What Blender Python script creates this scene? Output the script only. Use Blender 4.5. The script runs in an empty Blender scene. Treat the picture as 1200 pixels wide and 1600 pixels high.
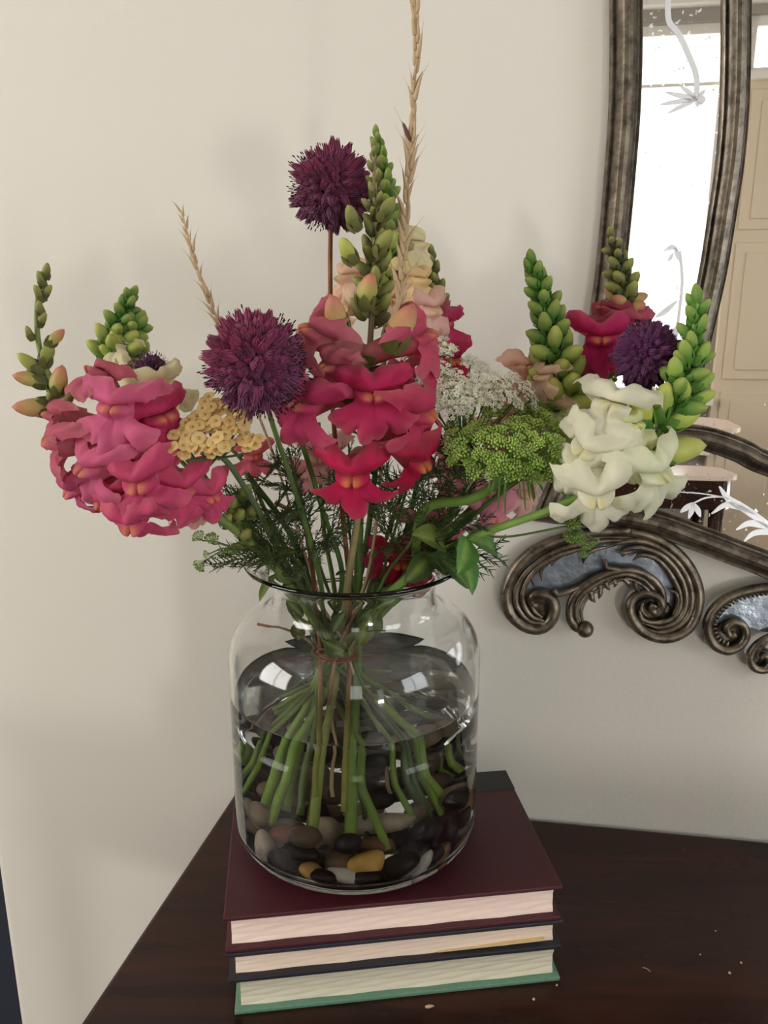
import bpy, math, random
from mathutils import Vector, Matrix, noise

random.seed(7)
S = bpy.context.scene
COL = S.collection
PI = math.pi
rad = math.radians

# ------------------------------------------------------------------ camera
CAM_Z = 1.23                     # camera height; table top is at 0.75
PITCH = rad(14.1)
FPX = 1204.0                     # focal length in pixels of the 1200x1600 frame
cam_d = bpy.data.cameras.new('camera')
cam = bpy.data.objects.new('camera', cam_d)
COL.objects.link(cam)
cam.location = (0, 0, CAM_Z)
cam.rotation_euler = (PI / 2 - PITCH, 0, 0)
cam_d.sensor_fit = 'VERTICAL'
cam_d.sensor_height = 24.0
cam_d.lens = 24.0 * FPX / 1600.0
cam_d.clip_start = 0.01
S.camera = cam

# ------------------------------------------------------------------ world, exposure, light strengths
S.view_settings.view_transform = 'Standard'
S.view_settings.look = 'None'
S.view_settings.gamma = 1.0
S.view_settings.use_curve_mapping = False
S.view_settings.exposure = -0.1
W = bpy.data.worlds.new('world')
S.world = W
W.use_nodes = True
W.node_tree.nodes['Background'].inputs[0].default_value = (0.75, 0.86, 1.0, 1)
W.node_tree.nodes['Background'].inputs[1].default_value = 1.0
WIN_MAIN, WIN_LEFT, WIN_RIGHT, DOOR_LOW = 3.0, 10.5, 5.8, 58.0      # glow strength of the windows and of the added door's low pane
C = S.cycles
C.max_bounces = 24
C.diffuse_bounces = 5
C.glossy_bounces = 8
C.transmission_bounces = 20
C.transparent_max_bounces = 12
C.caustics_refractive = True
C.caustics_reflective = False
C.use_denoising = True
C.sample_clamp_indirect = 8.0

# ------------------------------------------------------------------ coordinates
CP, SP = math.cos(PITCH), math.sin(PITCH)
YAW = rad(8.83)                  # the back wall is turned this much against the camera
U = Vector((math.cos(YAW), -math.sin(YAW), 0))
N = Vector((-math.sin(YAW), -math.cos(YAW), 0))    # out of the wall into the room
W0 = Vector((0, 0.6924, 0))
TABLE_Z = 0.75

def ray(px, py):
    v = py - 800.0
    return Vector((px - 600.0, FPX * CP - v * SP, -(FPX * SP + v * CP)))

def P(px, py, Y):
    """the point of the photograph at px, py that stands Y metres in front of the camera"""
    d = ray(px, py)
    return Vector((0, 0, CAM_Z)) + d * (Y / d.y)

def R(u, n, z):
    """room coordinates: along the back wall, out of it, up"""
    return W0 + U * u + N * n + Vector((0, 0, z))

def on_wall(px, py, n=0.0):
    """(u, z) of the point seen at px, py on the plane n metres in front of the back wall"""
    d = ray(px, py)
    o = Vector((0, 0, CAM_Z)) - W0
    t = (n - o.dot(N)) / d.dot(N)
    q = o + d * t
    return q.dot(U), q.z

def m_at(px, Y):                 # metres per pixel near that depth
    return Y * 1.02 / FPX

# ------------------------------------------------------------------ materials
def hexc(r, g, b):
    f = lambda c: ((c / 255 + 0.055) / 1.055) ** 2.4 if c > 10 else c / 255 / 12.92
    return (f(r), f(g), f(b), 1)

def new_mat(name):
    m = bpy.data.materials.new(name)
    m.use_nodes = True
    nt = m.node_tree
    b = nt.nodes['Principled BSDF']
    return m, nt, b

def mat(name, col, rough=0.5, metal=0.0, noise_scale=None, noise_amt=0.15, bump=0.0, bump_scale=200, spec=0.5, coat=0.0, trans=0.0):
    m, nt, b = new_mat(name)
    b.inputs['Base Color'].default_value = col
    b.inputs['Roughness'].default_value = rough
    b.inputs['Metallic'].default_value = metal
    b.inputs['Specular IOR Level'].default_value = spec
    b.inputs['Coat Weight'].default_value = coat
    tc = nt.nodes.new('ShaderNodeTexCoord')
    if noise_scale:
        n = nt.nodes.new('ShaderNodeTexNoise'); n.inputs['Scale'].default_value = noise_scale
        n.inputs['Detail'].default_value = 4
        nt.links.new(tc.outputs['Object'], n.inputs['Vector'])
        mx = nt.nodes.new('ShaderNodeMix'); mx.data_type = 'RGBA'
        mx.inputs[6].default_value = tuple(c * (1 - noise_amt) for c in col[:3]) + (1,)
        mx.inputs[7].default_value = tuple(min(1, c * (1 + noise_amt)) for c in col[:3]) + (1,)
        nt.links.new(n.outputs['Fac'], mx.inputs[0])
        nt.links.new(mx.outputs[2], b.inputs['Base Color'])
    if bump:
        n2 = nt.nodes.new('ShaderNodeTexNoise'); n2.inputs['Scale'].default_value = bump_scale
        n2.inputs['Detail'].default_value = 3
        nt.links.new(tc.outputs['Object'], n2.inputs['Vector'])
        bp = nt.nodes.new('ShaderNodeBump'); bp.inputs['Strength'].default_value = bump
        bp.inputs['Distance'].default_value = 0.002
        nt.links.new(n2.outputs['Fac'], bp.inputs['Height'])
        nt.links.new(bp.outputs['Normal'], b.inputs['Normal'])
    if trans:
        tr = nt.nodes.new('ShaderNodeBsdfTranslucent')
        tr.inputs[0].default_value = col
        ms = nt.nodes.new('ShaderNodeMixShader'); ms.inputs[0].default_value = trans
        out = nt.nodes['Material Output']
        nt.links.new(b.outputs[0], ms.inputs[1]); nt.links.new(tr.outputs[0], ms.inputs[2])
        nt.links.new(ms.outputs[0], out.inputs[0])
    return m

def tinted(name, rough=0.55, trans=0.25, spec=0.3, mottle=0.18, scale=60, yellow=hexc(240, 165, 50), pale=hexc(236, 214, 170), bump=0.0):
    """colour = the object's own colour, blended to yellow / pale by the mesh attribute 'tint' (r, g), darkened by b"""
    m, nt, b = new_mat(name)
    L = nt.links.new
    oi = nt.nodes.new('ShaderNodeObjectInfo')
    at = nt.nodes.new('ShaderNodeAttribute'); at.attribute_name = 'tint'
    sp = nt.nodes.new('ShaderNodeSeparateColor'); L(at.outputs['Color'], sp.inputs[0])
    m1 = nt.nodes.new('ShaderNodeMix'); m1.data_type = 'RGBA'; m1.inputs[7].default_value = pale
    L(oi.outputs['Color'], m1.inputs[6]); L(sp.outputs[1], m1.inputs[0])
    m2 = nt.nodes.new('ShaderNodeMix'); m2.data_type = 'RGBA'; m2.inputs[7].default_value = yellow
    L(m1.outputs[2], m2.inputs[6]); L(sp.outputs[0], m2.inputs[0])
    tc = nt.nodes.new('ShaderNodeTexCoord')
    nz = nt.nodes.new('ShaderNodeTexNoise'); nz.inputs['Scale'].default_value = scale; nz.inputs['Detail'].default_value = 3
    ge = nt.nodes.new('ShaderNodeNewGeometry')
    L(ge.outputs['Position'], nz.inputs['Vector'])
    mr = nt.nodes.new('ShaderNodeMapRange'); mr.inputs[1].default_value = 0.25; mr.inputs[2].default_value = 0.75
    mr.inputs[3].default_value = 1 - mottle; mr.inputs[4].default_value = 1 + mottle
    L(nz.outputs['Fac'], mr.inputs[0])
    hs = nt.nodes.new('ShaderNodeHueSaturation'); L(m2.outputs[2], hs.inputs['Color']); L(mr.outputs[0], hs.inputs['Value'])
    L(hs.outputs[0], b.inputs['Base Color'])
    b.inputs['Roughness'].default_value = rough
    b.inputs['Specular IOR Level'].default_value = spec
    b.inputs['Sheen Weight'].default_value = 0.08
    if bump:
        n2 = nt.nodes.new('ShaderNodeTexNoise'); n2.inputs['Scale'].default_value = 350
        L(ge.outputs['Position'], n2.inputs['Vector'])
        bp = nt.nodes.new('ShaderNodeBump'); bp.inputs['Strength'].default_value = bump; bp.inputs['Distance'].default_value = 0.001
        L(n2.outputs['Fac'], bp.inputs['Height']); L(bp.outputs['Normal'], b.inputs['Normal'])
    tr = nt.nodes.new('ShaderNodeBsdfTranslucent'); L(hs.outputs[0], tr.inputs[0])
    ms = nt.nodes.new('ShaderNodeMixShader'); ms.inputs[0].default_value = trans
    L(b.outputs[0], ms.inputs[1]); L(tr.outputs[0], ms.inputs[2])
    L(ms.outputs[0], nt.nodes['Material Output'].inputs[0])
    return m

def emitter(name, col, s):
    m, nt, b = new_mat(name)
    b.inputs['Base Color'].default_value = (0, 0, 0, 1)
    b.inputs['Emission Color'].default_value = col
    b.inputs['Emission Strength'].default_value = s
    return m

def glass(name, ior, col=(1, 1, 1, 1), rough=0.0):
    m, nt, b = new_mat(name)
    b.inputs['Base Color'].default_value = col
    b.inputs['Transmission Weight'].default_value = 1
    b.inputs['Roughness'].default_value = rough
    b.inputs['IOR'].default_value = ior
    return m

M = {}
M['wall'] = mat('wall_paint', hexc(220, 216, 206), 0.6, bump=0.12, bump_scale=220, spec=0.25)
M['room_wall'] = mat('room_wall_paint', hexc(158, 152, 142), 0.7)
M['room_ceiling'] = mat('room_ceiling_paint', hexc(196, 192, 184), 0.7)
M['white'] = mat('white_paint', hexc(236, 230, 220), 0.5)
M['shutter'] = mat('cream_paint', hexc(222, 204, 178), 0.5)
M['navy'] = mat('navy', hexc(36, 40, 56), 0.6)
M['floor'] = mat('floor_boards', hexc(92, 80, 70), 0.45, noise_scale=6)
M['maroon'] = mat('maroon_cloth', hexc(70, 18, 28), 0.42, noise_scale=300, noise_amt=0.2, bump=0.35, bump_scale=1500)
M['black_cloth'] = mat('black_cloth', hexc(30, 28, 30), 0.45, noise_scale=300, bump=0.35, bump_scale=1500)
M['navy_cloth'] = mat('navy_cloth', hexc(34, 34, 44), 0.45, noise_scale=300, bump=0.35, bump_scale=1500)
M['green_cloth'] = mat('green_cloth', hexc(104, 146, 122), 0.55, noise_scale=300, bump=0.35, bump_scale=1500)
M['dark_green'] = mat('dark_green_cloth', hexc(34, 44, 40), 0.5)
M['twine'] = mat('twine', hexc(122, 84, 62), 0.9, noise_scale=400, noise_amt=0.4, bump=0.5, bump_scale=900)
M['straw'] = mat('straw', hexc(218, 192, 152), 0.7, noise_scale=60, noise_amt=0.2, trans=0.3)
M['husk'] = mat('husk', hexc(96, 66, 62), 0.7)
M['stem'] = tinted('stem_green', 0.5, 0.12, mottle=0.15, scale=120, pale=hexc(146, 178, 62))
M['petal'] = tinted('petal', 0.6, 0.40, spec=0.15, mottle=0.16, scale=70, bump=0.15, yellow=hexc(240, 182, 92), pale=hexc(236, 205, 190))
M['pale_petal'] = tinted('pale_petal', 0.6, 0.40, spec=0.15, mottle=0.08, scale=70, bump=0.15, yellow=hexc(222, 214, 120), pale=hexc(214, 222, 150))
M['bud'] = tinted('bud', 0.5, 0.2, mottle=0.12, scale=110, pale=hexc(206, 205, 110), yellow=hexc(208, 110, 110))
M['leaf'] = tinted('leaf', 0.45, 0.3, mottle=0.2, scale=140, pale=hexc(186, 208, 110))
M['allium'] = tinted('allium', 0.55, 0.2, mottle=0.25, scale=150, pale=hexc(176, 110, 150), yellow=hexc(40, 16, 34))
M['white_floret'] = tinted('white_floret', 0.6, 0.3, mottle=0.06, scale=200, pale=hexc(140, 160, 90), yellow=hexc(205, 160, 60))
M['glass'] = glass('clear_glass', 1.47, (0.985, 0.992, 0.985, 1))
M['water'] = glass('water', 1.333, (0.97, 0.975, 0.96, 1))
M['bronze'] = None

def wood(name):
    m, nt, b = new_mat(name)
    L = nt.links.new
    tc = nt.nodes.new('ShaderNodeTexCoord')
    mp = nt.nodes.new('ShaderNodeMapping'); mp.inputs['Scale'].default_value = (1.6, 11, 9)
    L(tc.outputs['Object'], mp.inputs[0])
    n1 = nt.nodes.new('ShaderNodeTexNoise'); n1.inputs['Scale'].default_value = 3.0; n1.inputs['Detail'].default_value = 7; n1.inputs['Distortion'].default_value = 1.2
    L(mp.outputs[0], n1.inputs['Vector'])
    cr = nt.nodes.new('ShaderNodeValToRGB')
    e = cr.color_ramp.elements
    e[0].position = 0.30; e[0].color = hexc(34, 18, 14)
    e[1].position = 0.75; e[1].color = hexc(64, 31, 21)
    L(n1.outputs['Fac'], cr.inputs[0])
    L(cr.outputs[0], b.inputs['Base Color'])
    b.inputs['Roughness'].default_value = 0.24
    b.inputs['Specular IOR Level'].default_value = 0.32
    n2 = nt.nodes.new('ShaderNodeTexNoise'); n2.inputs['Scale'].default_value = 14
    L(tc.outputs['Object'], n2.inputs['Vector'])
    mr = nt.nodes.new('ShaderNodeMapRange'); mr.inputs[3].default_value = 0.16; mr.inputs[4].default_value = 0.36
    L(n2.outputs['Fac'], mr.inputs[0]); L(mr.outputs[0], b.inputs['Roughness'])
    return m
M['wood'] = wood('mahogany')

def pages(name, col):
    m, nt, b = new_mat(name)
    L = nt.links.new
    tc = nt.nodes.new('ShaderNodeTexCoord')
    mp = nt.nodes.new('ShaderNodeMapping'); mp.inputs['Scale'].default_value = (1.2, 1.2, 900)
    L(tc.outputs['Object'], mp.inputs[0])
    n1 = nt.nodes.new('ShaderNodeTexNoise'); n1.inputs['Scale'].default_value = 4; n1.inputs['Detail'].default_value = 2
    L(mp.outputs[0], n1.inputs['Vector'])
    mx = nt.nodes.new('ShaderNodeMix'); mx.data_type = 'RGBA'
    mx.inputs[6].default_value = tuple(c * 0.86 for c in col[:3]) + (1,); mx.inputs[7].default_value = col
    L(n1.outputs['Fac'], mx.inputs[0]); L(mx.outputs[2], b.inputs['Base Color'])
    bp = nt.nodes.new('ShaderNodeBump'); bp.inputs['Strength'].default_value = 0.25; bp.inputs['Distance'].default_value = 0.0006
    L(n1.outputs['Fac'], bp.inputs['Height']); L(bp.outputs['Normal'], b.inputs['Normal'])
    b.inputs['Roughness'].default_value = 0.8
    b.inputs['Specular IOR Level'].default_value = 0.2
    return m
M['pages_pink'] = pages('pages_pinkish', hexc(250, 226, 212))
M['pages_cream'] = pages('pages_cream', hexc(246, 224, 204))
M['pages_pale'] = pages('pages_pale', hexc(238, 230, 206))

def bronze(name):
    m, nt, b = new_mat(name)
    L = nt.links.new
    tc = nt.nodes.new('ShaderNodeTexCoord')
    n1 = nt.nodes.new('ShaderNodeTexNoise'); n1.inputs['Scale'].default_value = 90; n1.inputs['Detail'].default_value = 6; n1.inputs['Roughness'].default_value = 0.7
    L(tc.outputs['Object'], n1.inputs['Vector'])
    cr = nt.nodes.new('ShaderNodeValToRGB'); e = cr.color_ramp.elements
    e[0].position = 0.36; e[0].color = hexc(70, 62, 53)
    e[1].position = 0.68; e[1].color = hexc(146, 134, 116)
    L(n1.outputs['Fac'], cr.inputs[0])
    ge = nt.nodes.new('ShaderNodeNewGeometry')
    mr = nt.nodes.new('ShaderNodeMapRange'); mr.inputs[1].default_value = 0.44; mr.inputs[2].default_value = 0.58; mr.inputs[3].default_value = 0.35; mr.inputs[4].default_value = 1.15  # shade in the creases and highlights on the ridges, put into the colour
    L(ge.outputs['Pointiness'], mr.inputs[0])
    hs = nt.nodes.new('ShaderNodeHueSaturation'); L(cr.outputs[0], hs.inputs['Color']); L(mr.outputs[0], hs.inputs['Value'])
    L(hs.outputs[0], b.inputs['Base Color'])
    b.inputs['Metallic'].default_value = 0.72
    b.inputs['Roughness'].default_value = 0.38
    bp = nt.nodes.new('ShaderNodeBump'); bp.inputs['Strength'].default_value = 0.25; bp.inputs['Distance'].default_value = 0.001
    L(n1.outputs['Fac'], bp.inputs['Height']); L(bp.outputs['Normal'], b.inputs['Normal'])
    return m
M['bronze'] = bronze('aged_shaded_silver_leaf')

def mirror_mat(name, specks, base=0.86):
    m, nt, b = new_mat(name)
    L = nt.links.new
    tc = nt.nodes.new('ShaderNodeTexCoord')
    n1 = nt.nodes.new('ShaderNodeTexNoise'); n1.inputs['Scale'].default_value = 260; n1.inputs['Detail'].default_value = 2
    L(tc.outputs['Object'], n1.inputs['Vector'])
    mr = nt.nodes.new('ShaderNodeMapRange'); mr.inputs[1].default_value = 0.70 - specks; mr.inputs[2].default_value = 0.80 - specks
    L(n1.outputs['Fac'], mr.inputs[0])
    mx = nt.nodes.new('ShaderNodeMix'); mx.data_type = 'RGBA'
    mx.inputs[6].default_value = (base, base, base * 0.98, 1); mx.inputs[7].default_value = (base * .72, base * .72, base * .7, 1)
    L(mr.outputs[0], mx.inputs[0]); L(mx.outputs[2], b.inputs['Base Color'])
    r2 = nt.nodes.new('ShaderNodeMapRange'); r2.inputs[3].default_value = 0.012; r2.inputs[4].default_value = 0.3
    L(mr.outputs[0], r2.inputs[0]); L(r2.outputs[0], b.inputs['Roughness'])
    b.inputs['Metallic'].default_value = 1
    return m
M['mirror'] = mirror_mat('mirror_glass', 0.0)
M['old_mirror'] = mirror_mat('foxed_mirror_glass', 0.06, 0.8)
M['inlay'] = mat('tarnished_inlay', hexc(150, 160, 172), 0.32, 0.85, noise_scale=60, noise_amt=0.5, bump=0.3, bump_scale=120)
M['etch'] = mat('etched_frosting', hexc(226, 228, 232), 0.4, 0.5, noise_scale=300, noise_amt=0.06)

def stone(name):
    m, nt, b = new_mat(name)
    L = nt.links.new
    oi = nt.nodes.new('ShaderNodeObjectInfo')
    ge = nt.nodes.new('ShaderNodeNewGeometry')
    n1 = nt.nodes.new('ShaderNodeTexNoise'); n1.inputs['Scale'].default_value = 55; n1.inputs['Detail'].default_value = 5; n1.inputs['Distortion'].default_value = 0.8
    L(ge.outputs['Position'], n1.inputs['Vector'])
    mr = nt.nodes.new('ShaderNodeMapRange'); mr.inputs[1].default_value = 0.3; mr.inputs[2].default_value = 0.7; mr.inputs[3].default_value = 0.65; mr.inputs[4].default_value = 1.2
    L(n1.outputs['Fac'], mr.inputs[0])
    hs = nt.nodes.new('ShaderNodeHueSaturation'); L(oi.outputs['Color'], hs.inputs['Color']); L(mr.outputs[0], hs.inputs['Value'])
    L(hs.outputs[0], b.inputs['Base Color'])
    b.inputs['Roughness'].default_value = 0.42
    b.inputs['Specular IOR Level'].default_value = 0.25
    return m
M['stone'] = stone('polished_stone')

# ------------------------------------------------------------------ mesh building
class MB:
    def __init__(s):
        s.v, s.f, s.t, s.mi = [], [], [], []
    def add(s, vs, fs, tint=(0, 0, 0), mi=0):
        b = len(s.v)
        s.v.extend(Vector(x) for x in vs)
        s.f.extend(tuple(b + i for i in f) for f in fs)
        s.mi.extend([mi] * len(fs))
        if callable(tint):
            s.t.extend(tint(i) for i in range(len(vs)))
        else:
            s.t.extend([tint] * len(vs))
        return s
    def xf(s, mtx):
        s.v = [mtx @ v for v in s.v]; return s
    def join(s, o, mtx=None):
        b = len(s.v)
        s.v.extend((mtx @ v if mtx else v.copy()) for v in o.v)
        s.f.extend(tuple(b + i for i in f) for f in o.f)
        s.t.extend(o.t); s.mi.extend(o.mi); return s
    def box(s, lo, hi, mi=0):
        x0, y0, z0 = lo; x1, y1, z1 = hi
        return s.add([(x0, y0, z0), (x1, y0, z0), (x1, y1, z0), (x0, y1, z0), (x0, y0, z1), (x1, y0, z1), (x1, y1, z1), (x0, y1, z1)],
                     [(0, 3, 2, 1), (4, 5, 6, 7), (0, 1, 5, 4), (1, 2, 6, 5), (2, 3, 7, 6), (3, 0, 4, 7)], mi=mi)
    def tube(s, pts, radii, n=8, cap=True, tint=(0, 0, 0), flat=1.0, mi=0):
        pts = [Vector(p) for p in pts]
        k = len(pts)
        if not hasattr(radii, '__len__'): radii = [radii] * k
        tan = [(pts[min(i + 1, k - 1)] - pts[max(i - 1, 0)]).normalized() for i in range(k)]
        ref = Vector((0, 0, 1)) if abs(tan[0].z) < 0.9 else Vector((1, 0, 0))
        nrm = (ref - tan[0] * ref.dot(tan[0])).normalized()
        vs, fs, tt = [], [], []
        for i in range(k):
            nrm = (nrm - tan[i] * nrm.dot(tan[i]))
            nrm = nrm.normalized() if nrm.length > 1e-9 else tan[i].orthogonal().normalized()
            bi = tan[i].cross(nrm)
            for j in range(n):
                a = 2 * PI * j / n
                vs.append(pts[i] + (nrm * math.cos(a) * flat + bi * math.sin(a)) * radii[i])
                tt.append(tint(i / (k - 1)) if callable(tint) else tint)
        for i in range(k - 1):
            for j in range(n):
                fs.append((i * n + j, i * n + (j + 1) % n, (i + 1) * n + (j + 1) % n, (i + 1) * n + j))
        if cap:
            fs.append(tuple(range(n - 1, -1, -1))); fs.append(tuple((k - 1) * n + j for j in range(n)))
        return s.add(vs, fs, lambda i: tt[i], mi)
    def lathe(s, prof, seg=32, close=False, tint=(0, 0, 0), mi=0):
        """prof: list of (r, z); poles where r == 0"""
        vs, rows, fs, tt = [], [], [], []
        for pi, (r, z) in enumerate(prof):
            tv = tint(pi / (len(prof) - 1)) if callable(tint) else tint
            if r < 1e-7:
                rows.append([len(vs)] * seg); vs.append((0, 0, z)); tt.append(tv)
            else:
                row = []
                for j in range(seg):
                    a = 2 * PI * j / seg
                    row.append(len(vs)); vs.append((r * math.cos(a), r * math.sin(a), z)); tt.append(tv)
                rows.append(row)
        pairs = list(zip(rows[:-1], rows[1:]))
        if close: pairs.append((rows[-1], rows[0]))
        for a, b in pairs:
            for j in range(seg):
                q = [a[j], a[(j + 1) % seg], b[(j + 1) % seg], b[j]]
                q2 = []
                for x in q:
                    if x not in q2: q2.append(x)
                if len(q2) > 2: fs.append(tuple(q2))
        return s.add(vs, fs, lambda i: tt[i], mi)
    def mesh(s, name, mats, smooth=True, sharp=0):
        me = bpy.data.meshes.new(name)
        me.from_pydata([tuple(v) for v in s.v], [], s.f)
        for m in (mats if isinstance(mats, (list, tuple)) else [mats]): me.materials.append(m)
        if len(set(s.mi)) > 1: me.polygons.foreach_set('material_index', s.mi)
        if smooth: me.polygons.foreach_set('use_smooth', [True] * len(s.f))
        if any(t != (0, 0, 0) for t in s.t):
            ca = me.color_attributes.new('tint', 'FLOAT_COLOR', 'POINT')
            flat = []
            for t in s.t: flat.extend((t[0], t[1], t[2], 1.0))
            ca.data.foreach_set('color', flat)
        if smooth and sharp: me.set_sharp_from_angle(angle=rad(sharp))
        me.update()
        return me

def tag(o, label=None, cat=None, group=None, kind=None):
    if label: o['label'] = label
    if cat: o['category'] = cat
    if group: o['group'] = group
    if kind: o['kind'] = kind
    return o

def thing(name, label, cat, loc=(0, 0, 0), rotz=0.0, group=None, kind=None):
    o = bpy.data.objects.new(name, None)
    o.empty_display_size = 0.02
    COL.objects.link(o)
    o.location = loc; o.rotation_euler = (0, 0, rotz)
    return tag(o, label, cat, group, kind)

def put(name, me, parent=None, mtx=None, color=None, label=None):
    """links an object of mesh me; mtx is relative to the parent"""
    o = bpy.data.objects.new(name, me)
    COL.objects.link(o)
    if parent is not None: o.parent = parent
    if mtx is not None: o.matrix_basis = mtx
    if color is not None: o.color = color
    if label: o['label'] = label
    return o

def local(t, mtx):               # world matrix -> relative to an unrotated thing t
    return Matrix.Translation(-Vector(t.location)) @ mtx

def wpart(name, mb, mats, t, color=None, label=None, smooth=True):
    """a part whose mesh was written in world coordinates"""
    mb.xf(Matrix.Translation(-Vector(t.location)))
    return put(name, mb.mesh(name, mats, smooth), t, None, color, label)

def struct(name, mb, m, parent=None, smooth=False, kind='structure'):
    o = put(name, mb.mesh(name, m, smooth), parent)
    if parent is None: o['kind'] = kind
    return o

def rbox(mb, u0, u1, n0, n1, z0, z1):
    """a box in room coordinates"""
    c = [R(u, n, z) for z in (z0, z1) for (u, n) in ((u0, n0), (u1, n0), (u1, n1), (u0, n1))]
    return mb.add(c, [(3, 2, 1, 0), (4, 5, 6, 7), (1, 0, 4, 5), (2, 1, 5, 6), (3, 2, 6, 7), (0, 3, 7, 4)][:] if False else
                  [(0, 1, 2, 3), (7, 6, 5, 4), (4, 5, 1, 0), (5, 6, 2, 1), (6, 7, 3, 2), (7, 4, 0, 3)])

def bevel(o, w, seg=2):
    b = o.modifiers.new('bevel', 'BEVEL'); b.width = w; b.segments = seg; b.limit_method = 'ANGLE'
    return o

def fr(pos, fwd, up=(0, 0, 1), s=1.0, roll=0.0):
    """matrix with local +Y along fwd and +Z towards up"""
    y = Vector(fwd).normalized(); up = Vector(up)
    z = up - y * up.dot(y)
    z = z.normalized() if z.length > 1e-6 else y.orthogonal().normalized()
    x = y.cross(z)
    m = Matrix(((x.x, y.x, z.x, 0), (x.y, y.y, z.y, 0), (x.z, y.z, z.z, 0), (0, 0, 0, 1)))
    sc = Matrix.Diagonal((s, s, s, 1)) if not hasattr(s, '__len__') else Matrix.Diagonal((*s, 1))
    return Matrix.Translation(Vector(pos)) @ m @ Matrix.Rotation(roll, 4, 'Y') @ sc

def frz(pos, axis, s=1.0, spin=0.0):
    """matrix with local +Z along axis"""
    z = Vector(axis).normalized()
    q = z.to_track_quat('Z', 'Y').to_matrix().to_4x4()
    sc = Matrix.Diagonal((s, s, s, 1)) if not hasattr(s, '__len__') else Matrix.Diagonal((*s, 1))
    return Matrix.Translation(Vector(pos)) @ q @ Matrix.Rotation(spin, 4, 'Z') @ sc

def spline(pts, per=8):
    pts = [Vector(p) for p in pts]
    out = []
    ext = [pts[0] * 2 - pts[1]] + pts + [pts[-1] * 2 - pts[-2]]
    for i in range(1, len(ext) - 2):
        p0, p1, p2, p3 = ext[i - 1:i + 3]
        for k in range(per):
            t = k / per
            out.append(0.5 * ((2 * p1) + (p2 - p0) * t + (2 * p0 - 5 * p1 + 4 * p2 - p3) * t * t + (3 * p1 - p0 - 3 * p2 + p3) * t ** 3))
    out.append(pts[-1])
    return out

def along(path, t):
    """point and tangent at fraction t of the path's length"""
    L = [0.0]
    for a, b in zip(path[:-1], path[1:]): L.append(L[-1] + (b - a).length)
    d = t * L[-1]
    for i in range(len(path) - 1):
        if L[i + 1] >= d or i == len(path) - 2:
            f = (d - L[i]) / max(1e-9, L[i + 1] - L[i])
            return path[i].lerp(path[i + 1], f), (path[i + 1] - path[i]).normalized()

# ================================================================== the room
CEIL = 2.75
U0, U1, NB = -2.3, 2.7, 3.7      # left end, right end, window wall
EDGE = -0.452                    # left end of the back wall (chimney breast corner)
mb = MB(); rbox(mb, EDGE, U1 + .12, -0.6, 0.0, 0, CEIL)
bevel(struct('wall_back', mb, M['wall']), 0.009, 4)
mb = MB(); rbox(mb, U0 - .12, EDGE, -0.72, -0.6, 0, CEIL); struct('wall_recess', mb, M['wall'])
mb = MB(); rbox(mb, U0 - .2, U1 + .2, -0.75, NB + .15, -0.1, 0.0); struct('floor', mb, M['floor'])
mb = MB(); rbox(mb, U0 - .2, U1 + .2, -0.75, NB + .15, CEIL, CEIL + .1); struct('ceiling', mb, M['room_ceiling'])

def wall_with_hole(name, along_u, c0, c1, holes, n0, n1):
    """a wall running from c0 to c1 with rectangular holes (a0, a1, z0, z1)"""
    mb = MB()
    def piece(a, b, z0, z1):
        if along_u: rbox(mb, a, b, n0, n1, z0, z1)
        else: rbox(mb, n0, n1, a, b, z0, z1)
    x = c0
    for a0, a1, z0, z1 in sorted(holes):
        piece(x, a0, 0, CEIL); piece(a0, a1, 0, z0); piece(a0, a1, z1, CEIL); x = a1
    piece(x, c1, 0, CEIL)
    return struct(name, mb, M['room_wall'])
WM = (0.40, 1.14, 0.82, 2.62)   # the window seen in the mirror
WL = (0.7, 2.3, 0.82, 2.48)      # the window in the left wall
WR = (0.9, 2.3, 0.82, 2.45)      # the window in the right wall
DG = (1.62, 2.56, 0.0, 2.05)      # unseen door added right of the shutters; its low pane glows to light from below
WT = (1.20, 2.02, 2.37, 2.64)    # glowing pane added over the shutters to show white in the mirror
wall_with_hole('wall_front', True, U0 - .12, U1 + .12, [WM, DG, WT], NB, NB + .12)
wall_with_hole('wall_left', False, -0.6, NB, [WL], U0 - .12, U0)
wall_with_hole('wall_right', False, -0.0, NB, [WR], U1, U1 + .12)

def window(name, w, along_u, c, strength, col):
    a0, a1, z0, z1 = w
    mb = MB()
    def piece(mb, a, b, p, q, z0, z1):
        if c == U0: p, q = -q, -p
        if along_u: rbox(mb, a, b, c + p, c + q, z0, z1)
        else: rbox(mb, c + p, c + q, a, b, z0, z1)
    fw = 0.045
    piece(mb, a0, a0 + fw, 0.03, 0.08, z0, z1); piece(mb, a1 - fw, a1, 0.03, 0.08, z0, z1)
    piece(mb, a0 + fw, a1 - fw, 0.03, 0.08, z0, z0 + fw); piece(mb, a0 + fw, a1 - fw, 0.03, 0.08, z1 - fw, z1)
    t = struct(name, mb, M['white'])
    sill = MB(); piece(sill, a0 - .05, a1 + .05, -0.09, 0.03, z0 - .035, z0)
    struct('window_sill', sill, M['white'], t)
    pane = MB(); piece(pane, a0 + fw, a1 - fw, 0.06, 0.066, z0 + fw, z1 - fw)
    struct('window_pane', pane, emitter(name + '_daylight', col, strength), t)
    rail = MB(); piece(rail, a0 + fw, a1 - fw, 0.045, 0.058, z1 - (0.27 if z1 - z0 > .5 else .012), z1 - (0.255 if z1 - z0 > .5 else .008))
    struct('glazing_bar', rail, M['white'], t)
    if a1 - a0 < .9: return t
    mid = MB(); piece(mid, (a0 + a1) / 2 - .02, (a0 + a1) / 2 + .02, 0.045, 0.058, z0 + fw, z1 - fw)
    struct('mullion', mid, M['white'], t)
    return t
window('window_1', WM, True, NB, WIN_MAIN, (1.0, 0.98, 0.95, 1))
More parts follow.
